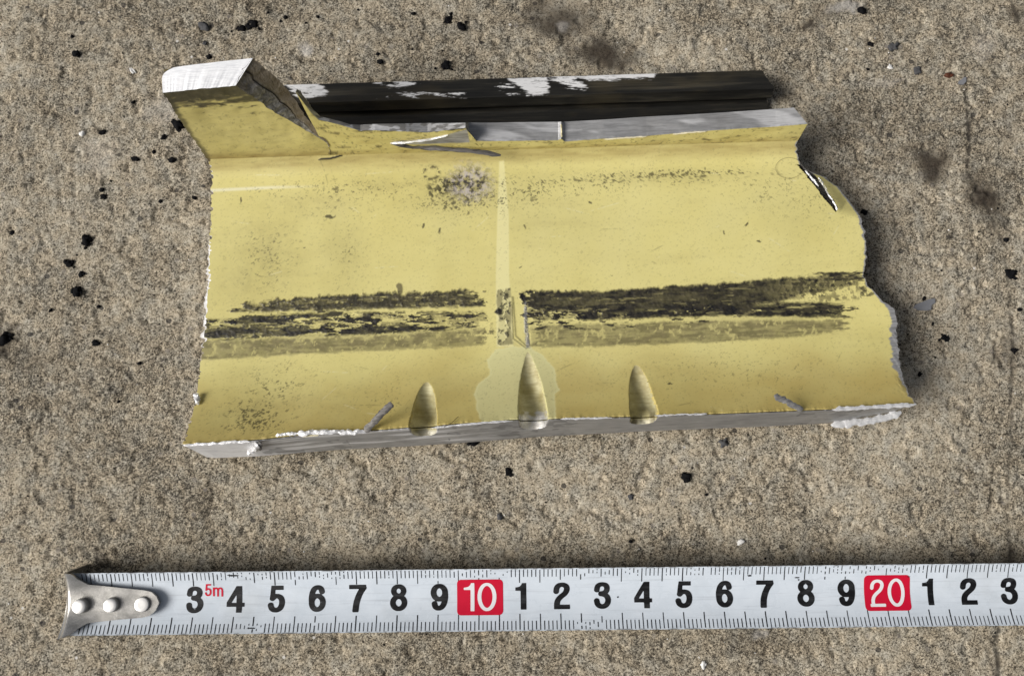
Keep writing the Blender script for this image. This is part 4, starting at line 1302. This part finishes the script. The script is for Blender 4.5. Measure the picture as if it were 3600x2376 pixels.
def glyph_parts(ch, v=.100, h=.083):
    if ch == '1':
        w = v
        return [('poly', [(.36 - w, 0), (.36 + w, 0), (.36 + w, 1), (.34 - w * .3, 1), (.30 - w * .2, .925), (.23, .865), (.15, .84), (.08, .835), (.08, .835 - h * 1.6), (.36 - w, .835 - h * 1.6)])]
    if ch == '2':
        return [_path([(.105, .645), (.125, .79), (.195, .885), (.305, .917), (.42, .88), (.47, .79), (.455, .675), (.385, .565), (.27, .465), (.175, .355), (.13, .23), (.125, .10)], v, h), ('poly', [(.022, 0), (.57, 0), (.57, 2 * h), (.022, 2 * h)])]
    if ch == '3':
        return [_path([(.10, .69), (.13, .83), (.20, .90), (.305, .918), (.41, .88), (.455, .79), (.44, .675), (.375, .60), (.29, .575), (.225, .573)], v * .98, h * .95),
                _path([(.225, .545), (.31, .535), (.42, .485), (.482, .38), (.48, .25), (.42, .14), (.31, .083), (.20, .10), (.12, .175), (.09, .31)], v, h)]
    if ch == '4':
        return [('poly', [(.335, 0), (.335 + 1.9 * v, 0), (.335 + 1.9 * v, 1), (.335, 1)]), ('poly', [(.015, .215), (.605, .215), (.605, .215 + 1.8 * h), (.015, .215 + 1.8 * h)]),
                ('poly', [(.015, .23), (.015, .385), (.34, 1.0), (.42, 1.0), (.42, .82), (.17, .36), (.10, .23)])]
    if ch == '5':
        return [('poly', [(.13, 1 - 2 * h), (.54, 1 - 2 * h), (.54, 1), (.125, 1)]), ('poly', [(.125, 1), (.06, .465), (.06 + 1.75 * v, .445), (.27, .99)]),
                _path([(.15, .50), (.225, .575), (.33, .598), (.435, .54), (.482, .42), (.478, .28), (.43, .155), (.33, .085), (.22, .088), (.135, .155), (.10, .275)], v, h)]
    if ch == '6':
        return [_ell(.308, .335, .197, .252, v, h), _path([(.475, .735), (.44, .86), (.345, .917), (.24, .885), (.16, .775), (.115, .60), (.105, .45), (.118, .30)], v, h)]
    if ch == '7':
        return [('poly', [(.03, 1 - 2 * h), (.58, 1 - 2 * h), (.58, 1), (.03, 1)]), _path([(.51, .90), (.40, .72), (.315, .50), (.262, .27), (.24, 0)], v * 1.02, h)]
    if ch == '8':
        return [_ell(.308, .742, .172, .178, v * .97, h * .95), _ell(.308, .302, .202, .222, v, h)]
    if ch == '9':
        return [_ell(.302, .665, .197, .252, v, h), _path([(.61 - a_, 1 - b_) for a_, b_ in [(.475, .735), (.44, .86), (.345, .917), (.24, .885), (.16, .775), (.115, .60), (.105, .45), (.118, .30)]], v, h)]
    if ch == '0':
        return [_ell(.305, .5, .305 - v, .5 - h, v, h)]
    if ch == 'm':
        q = [('poly', [(.06, 0), (.06 + 2 * v, 0), (.06 + 2 * v, .72), (.06, .72)])]
        for x0 in (.06 + v, .40 + v):
            q.append(_path([(x0, .45), (x0 + .06, .60), (x0 + .17, .655), (x0 + .28, .61), (x0 + .33, .48), (x0 + .33, .22), (x0 + .33, 0)], v, h))
        return q


def glyph_field(parts, gxx, gyy):
    f = np.full(gxx.shape, -1.0)
    for p in parts:
        if p[0] == 'poly':
            f = np.maximum(f, inpoly(gxx, gyy, p[1]))
        else:
            _, P, rv, rh, closed = p
            for i in range(len(P) - 1):
                e = P[i + 1] - P[i]; L = math.hypot(*e)
                if L < 1e-9: continue
                tt_ = ((gxx - P[i, 0]) * e[0] + (gyy - P[i, 1]) * e[1]) / (L * L)
                r_ = rh + (rv - rh) * abs(e[1]) / L
                tc_2 = np.clip(tt_, 0, 1)
                d_ = r_ - np.hypot(gxx - P[i, 0] - tc_2 * e[0], gyy - P[i, 1] - tc_2 * e[1])
                if not closed:      # square terminals
                    if i == 0: d_ = np.minimum(d_, tt_ * L)
                    if i == len(P) - 2: d_ = np.minimum(d_, (1 - tt_) * L)
                f = np.maximum(f, d_)
    return f


_gl = {}
def glyph_mesh(ch, v, h, res=52):
    """filled outline of one glyph by clipping a fine grid, unit height"""
    key = (ch, v, h)
    if key in _gl: return _gl[key]
    wmax = .95 if ch == 'm' else .68
    ny = res; nx = int(res * wmax)
    xs_ = np.linspace(-.03, wmax, nx); ys_ = np.linspace(-.03, 1.03, ny)
    gxx, gyy = np.meshgrid(xs_, ys_)
    f = glyph_field(glyph_parts(ch, v, h), gxx, gyy)
    polys = []
    for i in range(ny - 1):
        for j in range(nx - 1):
            c = [(xs_[j], ys_[i], f[i, j]), (xs_[j + 1], ys_[i], f[i, j + 1]), (xs_[j + 1], ys_[i + 1], f[i + 1, j + 1]), (xs_[j], ys_[i + 1], f[i + 1, j])]
            if max(q[2] for q in c) <= 0: continue
            out = []
            for k in range(4):
                p, q = c[k], c[(k + 1) % 4]
                if p[2] > 0: out.append(p[:2])
                if (p[2] > 0) != (q[2] > 0):
                    t_ = p[2] / (p[2] - q[2])
                    out.append((p[0] + (q[0] - p[0]) * t_, p[1] + (q[1] - p[1]) * t_))
            if len(out) >= 3: polys.append(out)
    _gl[key] = polys
    return polys


def text_bm(body, height, width=None, v=.100, h=.083):
    b = bmesh.new()
    x = 0.0
    allp = []
    for ch in body:
        pp_ = glyph_mesh(ch, v, h)
        mx_ = max(q[0] for o in pp_ for q in o); mn_ = min(q[0] for o in pp_ for q in o)
        allp += [[(q[0] - mn_ + x, q[1]) for q in o] for o in pp_]
        x += mx_ - mn_ + .10
    X_ = [q[0] for o in allp for q in o]
    wid = max(X_) - min(X_)
    sx = height * 1.08 if width is None else width / wid
    for o in allp:
        b.faces.new([b.verts.new(((q[0] - wid / 2) * sx, (q[1] - .5) * height, 0)) for q in o])
    bmesh.ops.remove_doubles(b, verts=b.verts[:], dist=1e-6)
    return b


def slice_y(b, off):
    for k in range(-9, 10):
        y = k * .07
        bmesh.ops.bisect_plane(b, geom=b.verts[:] + b.edges[:] + b.faces[:], plane_co=(0, y, 0), plane_no=(0, 1, 0))


WID = {'1': .27, '2': .405, '3': .42, '4': .44, '5': .42, '6': .42, '7': .43, '8': .425, '9': .43}
numy = 0.055
for n_ in range(3, 27):
    cx = n_ * UNIT + .03
    if n_ % 10 == 0:
        b = bmesh.new()
        w2, h2, rc = .565, .425, .10
        pts_ = []
        for (qx, qy, a0_) in [(1, 1, 0), (-1, 1, 90), (-1, -1, 180), (1, -1, 270)]:
            for k in range(6):
                a = math.radians(a0_ + 90 * k / 5)
                pts_.append(b.verts.new((cx + qx * (w2 - rc) + rc * math.cos(a), numy - .01 + qy * (h2 - rc) + rc * math.sin(a), 0)))
        b.faces.new(pts_)
        slice_y(b, 0)
        box = on_blade('red_number_box', b, M['red'], blade, PRN * 1.2)
        b = text_bm(str(n_), .67, .80 if n_ == 10 else .86, .062, .052)
        for v in b.verts: v.co.x += cx; v.co.y += numy - .005
        on_blade('numeral', b, M['white'], box, PRN * 2.2)
    else:
        dgt = str(n_ % 10)
        b = text_bm(dgt, .635, WID[dgt])
        for v in b.verts: v.co.x += cx; v.co.y += numy
        on_blade('numeral', b, M['ink'], blade, PRN * 1.2)
b = text_bm('5m', .30, .45, .075, .065)
p5 = tl(497, 1368, ZB + .02)
for v in b.verts: v.co.x += p5[0]; v.co.y += p5[1]
on_blade('length_mark', b, M['red'], blade, PRN * 1.5)

# ---- end hook
hk_top = [(159, 1327), (176, 1329), (186, 1341), (206, 1355), (270, 1362), (336, 1369), (352, 1373), (363, 1383), (369, 1398)]
hk_bot = [(143, 1479), (168, 1470), (190, 1453), (206, 1444), (270, 1437), (330, 1432), (346, 1428), (360, 1417), (369, 1398)]
ztg = ZB + .10
tt = np.linspace(0, 1, 60)
tp = np.array([tl(*p, ztg + .10) for p in hk_top]); bp = np.array([tl(*p, ztg + .10) for p in hk_bot])
tpx = polyline(tt, tp, np.linspace(0, 1, len(tp))); bpx = polyline(tt, bp, np.linspace(0, 1, len(bp)))
nk = 24
ks = np.linspace(0, 1, nk)
HT = tpx[:, None] * (1 - ks)[None, :, None] + bpx[:, None] * ks[None, :, None]
flare = sstep(.9, .0, HT[..., 0] - HT[0, 0, 0])
HZ = ZB + .20 + (ARCH * 1.0) * (HT[..., 1] / HW) ** 2 * (.35 + .9 * flare) - .06 * sstep(.10, .0, HT[..., 0] - HT[0, nk // 2, 0])
HV = np.concatenate([HT, HZ[..., None]], -1)
thk = .11
rim = sstep(0, .06, np.minimum(ks, 1 - ks))
HV2 = HV.copy(); HV2[..., 2] -= thk
n1 = HV.shape[0] * HV.shape[1]
f1 = gridfaces(60, nk, flip=False); f2 = gridfaces(60, nk, n1, flip=True)
i_ = np.arange(59)
s1 = np.stack([i_ * nk, (i_ + 1) * nk, (i_ + 1) * nk + n1, i_ * nk + n1], 1)
s2 = np.stack([(i_ + 1) * nk + nk - 1, i_ * nk + nk - 1, i_ * nk + nk - 1 + n1, (i_ + 1) * nk + nk - 1 + n1], 1)
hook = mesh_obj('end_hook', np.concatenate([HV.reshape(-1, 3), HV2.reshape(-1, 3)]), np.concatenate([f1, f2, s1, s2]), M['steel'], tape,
                {'dark': np.concatenate([np.zeros(n1), np.full(n1, .95)])}, sharp=40)  # side walls run to dark: their shade is painted in
# downturned lip
lipx = HV[0]
LPV = []
for f in np.linspace(0, 1, 12):
    r_ = lipx.copy()
    bend = min(1, f / .15)
    r_[:, 0] -= .05 * math.sin(bend * math.pi / 2)
    r_[:, 1] = r_[:, 1] * (1 + .10 * f)
    r_[:, 2] = lipx[:, 2] * (1 - f) + (-.02) * f
    LPV.append(r_)
LPV = np.array(LPV)
LPV2 = LPV + np.array([.06, 0, 0])
m1 = LPV.shape[0] * nk
i_ = np.arange(11)
lf = np.concatenate([gridfaces(12, nk), gridfaces(12, nk, m1, flip=True),
                     np.stack([(i_ + 1) * nk, i_ * nk, i_ * nk + m1, (i_ + 1) * nk + m1], 1),
                     np.stack([i_ * nk + nk - 1, (i_ + 1) * nk + nk - 1, (i_ + 1) * nk + nk - 1 + m1, i_ * nk + nk - 1 + m1], 1),
                     np.stack([np.arange(nk - 1) + 11 * nk, np.arange(nk - 1) + 11 * nk + 1, np.arange(nk - 1) + 11 * nk + 1 + m1, np.arange(nk - 1) + 11 * nk + m1], 1)])
mesh_obj('hook_lip', np.concatenate([LPV.reshape(-1, 3), LPV2.reshape(-1, 3)]), lf, M['steel'], hook, {'dark': np.zeros(2 * m1)}, sharp=40)
for (px, py, r, hgt) in [(191, 1404, .172, .20), (261, 1402, .168, .16), (331, 1401, .178, .085)]:
    c = tl(px, py, ZB + .2)
    pv = []; nn_ = 28
    zb_ = ZB + .19
    prf = [(1.04, 0), (1.0, hgt * .84), (.95, hgt * .97), (.88, hgt), (.5, hgt * 1.01), (.0, hgt * 1.02)]
    for (k, z) in prf[:-1]:
        for a in range(nn_):
            an = 2 * math.pi * a / nn_
            pv.append((c[0] + r * k * math.cos(an), c[1] + r * k * math.sin(an), zb_ + z))
    pv.append((c[0], c[1], zb_ + prf[-1][1]))
    fs = [(i * nn_ + j, i * nn_ + (j + 1) % nn_, (i + 1) * nn_ + (j + 1) % nn_, (i + 1) * nn_ + j) for i in range(4) for j in range(nn_)]
    fs += [(4 * nn_ + j, 4 * nn_ + (j + 1) % nn_, 5 * nn_) for j in range(nn_)]
    mesh_obj('rivet', np.array(pv), fs, M['rivet'], hook, {'dark': np.array([.9] * nn_ + [.45] * nn_ + [0] * (len(pv) - 2 * nn_))}, sharp=50)  # rivet walls darkened from the base up: painted shade

# ------------------------------------------------------------------ crumbs and chips on the concrete
def lump(name, x, y, r, mat, seed, flat=.6, stretch=1.0, ang=0.0, lobes=3, parent=None):
    rl = random.Random(seed)
    bm = bmesh.new()
    for k in range(lobes):
        rr = r * (1.0 if k == 0 else rl.uniform(.35, .65)) * (.72 if lobes > 1 else 1)
        a = rl.uniform(0, 6.28); dd = 0 if k == 0 else r * rl.uniform(.45, .85)
        mt = Matrix.Translation((dd * math.cos(a), dd * math.sin(a), 0)) @ Matrix.Diagonal((rr, rr, rr * flat, 1))
        ret = bmesh.ops.create_icosphere(bm, subdivisions=3, radius=1.0, matrix=mt)
        cx, cy = dd * math.cos(a), dd * math.sin(a)
        for v in ret['verts']:
            p = np.array([v.co.x - cx, v.co.y - cy, v.co.z])
            q = p / (np.linalg.norm(p / rr) + 1e-9)
            nn = float(fbm(p[0] / rr * 1.7 + seed * 3.1 + p[2] / rr * 1.3, p[1] / rr * 1.7 + k * 5.3 - p[2] / rr * .9, seed, 3, .6))
            s_ = .15 + 1.7 * nn
            v.co.x = cx + p[0] * s_; v.co.y = cy + p[1] * s_; v.co.z = p[2] * s_
    ca, sa = math.cos(ang), math.sin(ang)
    z0 = float(ground_z(x, y))
    for v in bm.verts:
        X_, Y_ = v.co.x * stretch, v.co.y / stretch
        v.co = Vector((X_ * ca - Y_ * sa, X_ * sa + Y_ * ca, v.co.z + r * flat * .45)) * CM
    me = bpy.data.meshes.new(name)
    bm.to_mesh(me); bm.free()
    me.polygons.foreach_set('use_smooth', np.ones(len(me.polygons), bool))
    me.materials.append(mat)
    o = bpy.data.objects.new(name, me)
    o.location = Vector((x, y, z0)) * CM
    return link(o, parent)


CR_L = [  # px, py, r px, stretch, angle, label
    (586, 54, 14, 1.1, .4, 'largest black crumb at the top left, right one of a touching pair'),
    (560, 66, 11, 1.5, .5, 'elongated black crumb touching the large one at the top left'),
    (177, 125, 11, 1.0, 0, 'lone dark crumb high on the left, left of the tall tab'),
    (1037, 45, 12, 1.4, 1.2, 'narrow upright black crumb at the top centre, upper of a pair'),
    (1069, 63, 13, 1.0, 0, 'chunky black crumb at the top centre, lower right of a pair'),
    (1034, 150, 12, 1.2, .6, 'black crumb just above the blackened rail'),
    (882, 143, 8, 1.3, .1, 'small split black crumb above the left part of the rail'),
    (25, 540, 9, 1.0, 0, 'black crumb near the left picture edge at mid height'),
    (200, 558, 16, 1.1, -.7, 'big black crumb on the left concrete, topmost of four'),
    (159, 612, 12, 1.3, -.3, 'black crumb left of the fragment, second of four downwards'),
    (189, 635, 8, 1.0, 0, 'small black crumb left of the fragment, third of four downwards'),
    (178, 677, 14, 1.0, .3, 'big black crumb left of the fragment, lowest of four'),
    (6, 788, 19, 1.1, .2, 'largest black lump cut by the left picture edge'),
    (222, 795, 9, 1.5, -.1, 'flat dark crumb on the left, level with the dark stain bands'),
    (412, 290, 17, 1.3, -.9, 'black lump tucked against the left edge of the tall tab'),
    (379, 318, 9, 1.5, .4, 'dark crumb left of the tall tab, below the black lump'),
    (313, 369, 9, 1.3, -.1, 'black crumb left of the fold of the fragment'),
    (399, 371, 10, 1.2, .2, 'black crumb between the fold of the fragment and its left neighbour'),
    (236, 307, 9, 1.7, .3, 'thin dark crumb beside a white grain on the upper left'),
    (239, 457, 8, 1.1, 0, 'dark crumb left of the upper web, right below a smaller one'),
    (1999, 25, 12, 1.6, -.3, 'long dark crumb at the top right picture edge'),
    (2022, 102, 8, 1.3, -.2, 'dark crumb right of the rail, upper left of a pair'),
    (2005, 492, 9, 1.0, .4, 'black crumb beside the torn upper right edge of the fragment'),
    (2192, 784, 10, 1.4, .2, 'crumbled black bits right of the fragment, below the grey flake'),
    (2349, 635, 17, 1.3, -.2, 'large greenish black lump at the right picture edge'),
    (1099, 1026, 13, 1.5, .1, 'black crumb half under the lower sawn edge of the fragment'),
    (1181, 1095, 10, 1.2, .1, 'black crumb between the fragment and the tape near its ten mark'),
    (1593, 1105, 13, 1.0, .2, 'largest black crumb between the fragment and the tape'),
    (2354, 814, 9, 1.1, 0, 'dark crumb at the right edge below the greenish lump'),
    (2135, 868, 6, 1.3, .5, 'small black crumb right of the lower right corner of the fragment'),
]
for i, (px, py, r, stx, an, lab) in enumerate(CR_L):
    x, y = gpx((px, py))
    o = lump('black_crumb', x, y, r / 91.0 * 1.02, M['black'], 400 + i, .55, math.sqrt(stx), an, 4)
    tag(o, lab, 'crumb', 'black crumbs scattered on the concrete')
for i, (px, py, r, stx, an, mt, nm, lab, cat) in enumerate([
        (472, 62, 12, 1.0, 0, 'greycrumb', 'grey_pebble', 'dark grey pebble with pale specks above the tall tab', 'pebble'),
        (472, 101, 8, 1.6, 1.4, 'greycrumb', 'grey_pebble', 'narrow grey pebble above the tall tab, below the speckled one', 'pebble'),
        (484, 133, 8, 1.2, .3, 'black', 'black_crumb', 'dark crumb touching the white sawn top of the tall tab', 'crumb'),
        (1680, 1026, 10, 1.1, 1.2, 'greycrumb', 'grey_pebble', 'round grey pebble just below the right part of the fragment', 'pebble'),
        (1463, 1153, 8, 1.1, 0, 'greycrumb', 'grey_pebble', 'bluish grey pebble midway between the fragment and the tape', 'pebble'),
        (1159, 1198, 7, 1.1, 0, 'greycrumb', 'grey_pebble', 'small grey pebble above the red ten on the tape', 'pebble'),
        (2072, 110, 11, 1.3, .4, 'greycrumb', 'grey_pebble', 'grey pebble right of the rail, lower right of a pair', 'pebble'),
        (2130, 163, 9, 1.1, 0, 'greycrumb', 'grey_pebble', 'grey pebble below a white grain at the upper right', 'pebble'),
        (2203, 174, 9, 1.7, .3, 'brownchip', 'brown_chip', 'reddish brown chip at the upper right', 'chip'),
        (1633, 1541, 8, 1.1, 1.2, 'whitechip', 'white_pebble', 'round white pebble below the tape near the bottom edge', 'pebble'),
        (306, 162, 8, 2.0, -.8, 'whitechip', 'white_chip', 'oblong white chip left of the tall tab', 'chip'),
        (189, 309, 6, 1.0, 0, 'whitechip', 'white_grain', 'round white grain at the upper left beside a thin crumb', 'grain'),
        (1719, 1258, 7, 1.2, .8, 'whitechip', 'white_chip', 'pale angular chip above the tape near its sixteen mark', 'chip'),
        (2066, 155, 6, 1.4, -.8, 'whitechip', 'white_chip', 'small white chip at the upper right between grey pebbles', 'chip')]):
    x, y = gpx((px, py))
    tag(lump(nm, x, y, r / 91.0, M[mt], 500 + i, .5, math.sqrt(stx), an, 1 if mt != 'black' else 3), lab, cat)


def flake(name, px, py, outline, mat, th=.03):
    x, y = gpx((px, py))
    z0 = float(ground_z(x, y)) + .015
    pts = [(ox / 91.0, oy / 91.0) for ox, oy in outline]
    bm = bmesh.new()
    a = [bm.verts.new((p[0], p[1], th + .006 * math.sin(9 * p[0]))) for p in pts]
    c = [bm.verts.new((p[0] * 1.04, p[1] * 1.04, -.02)) for p in pts]
    bm.faces.new(a); bm.faces.new(c[::-1])
    for k in range(len(pts)):
        j = (k + 1) % len(pts)
        bm.faces.new((a[k], c[k], c[j], a[j]))
    bmesh.ops.recalc_face_normals(bm, faces=bm.faces[:])
    for v in bm.verts: v.co *= CM
    me = bpy.data.meshes.new(name); bm.to_mesh(me); bm.free()
    me.materials.append(mat)
    o = bpy.data.objects.new(name, me)
    o.location = Vector((x, y, z0)) * CM
    return link(o)


tag(flake('grey_flake', 2145, 708, [(-26, -6), (-20, 2), (-4, 8), (10, 14), (26, 17), (27, 6), (17, 0), (15, -11), (4, -13), (-12, -12)], M['greyflake']), 'flat grey flake to the right of the torn right edge', 'flake')
tag(flake('grey_flake', 2233, 187, [(-9, -7), (-10, 5), (0, 9), (12, 10), (11, -2), (4, -9)], M['greyflake']), 'small square grey flake at the upper right by the brown chip', 'flake')

# loose fine grit nobody could count
rg = random.Random(11)
icov = None
bmI = bmesh.new(); bmesh.ops.create_icosphere(bmI, subdivisions=1, radius=1.0)
ico_v = np.array([v.co[:] for v in bmI.verts]); ico_f = np.array([[v.index for v in f.verts] for f in bmI.faces]); bmI.free()
SMALL = [(662, 40, 7), (621, 28, 6), (737, 39, 5), (830, 22, 4), (709, 53, 6), (959, 32, 7), (1101, 45, 5), (876, 125, 5), (956, 114, 5), (1010, 159, 5), (1027, 118, 3), (228, 711, 5), (323, 843, 6), (116, 720, 6), (236, 440, 6), (371, 466, 6), (451, 459, 6), (256, 420, 5), (308, 236, 6), (356, 352, 6), (167, 85, 6), (2013, 161, 6), (2145, 692, 5), (2335, 556, 6), (2165, 751, 5), (2367, 718, 6), (1606, 1085, 4), (1639, 1147, 5), (1463, 1256, 5), (274, 932, 5), (2186, 776, 4), (2200, 790, 4), (2180, 788, 4), (170, 620, 4), (196, 575, 5), (650, 48, 4), (600, 66, 5), (536, 72, 5), (1080, 52, 4), (1046, 32, 5), (1048, 160, 4)]
gv = []; gf = []
def addgrit(x, y, r, seed):
    q = ico_v * r * (.7 + .6 * rg.random())
    q = q * np.array([1, rg.uniform(.6, 1.1), .6])
    q = q * (1 + .5 * (np.array([rg.random() for _ in range(len(q))])[:, None] - .5))
    a = rg.uniform(0, 6.28)
    R_ = np.array([[math.cos(a), -math.sin(a), 0], [math.sin(a), math.cos(a), 0], [0, 0, 1]])
    gv.append(q @ R_.T + np.array([x, y, float(ground_z(x, y)) + r * .25]))
    gf.append(ico_f + 12 * 0 + sum(len(k) for k in gv[:-1]))
for (px, py, r) in SMALL:
    x, y = gpx((px, py)); addgrit(x, y, r / 91.0 * .95, 0)
for _ in range(420):
    x, y = rg.uniform(-15, 15), rg.uniform(-9, 11)
    addgrit(x, y, rg.choice([.012, .016, .02, .028]) , 0)
dg_ = mesh_obj('dark_grit', np.concatenate(gv), np.concatenate(gf), M['black'], smooth=False)
tag(dg_, 'fine loose black grit strewn over the concrete', 'grit', kind='stuff')
gv = []; gf = []
for _ in range(260):
    x, y = rg.uniform(-15, 15), rg.uniform(-9, 11)
    addgrit(x, y, rg.choice([.010, .012, .016, .022]), 0)
wg_ = mesh_obj('pale_grit', np.concatenate(gv), np.concatenate(gf), M['whitechip'], smooth=False)
tag(wg_, 'fine loose white sand grains strewn over the concrete', 'grit', kind='stuff')
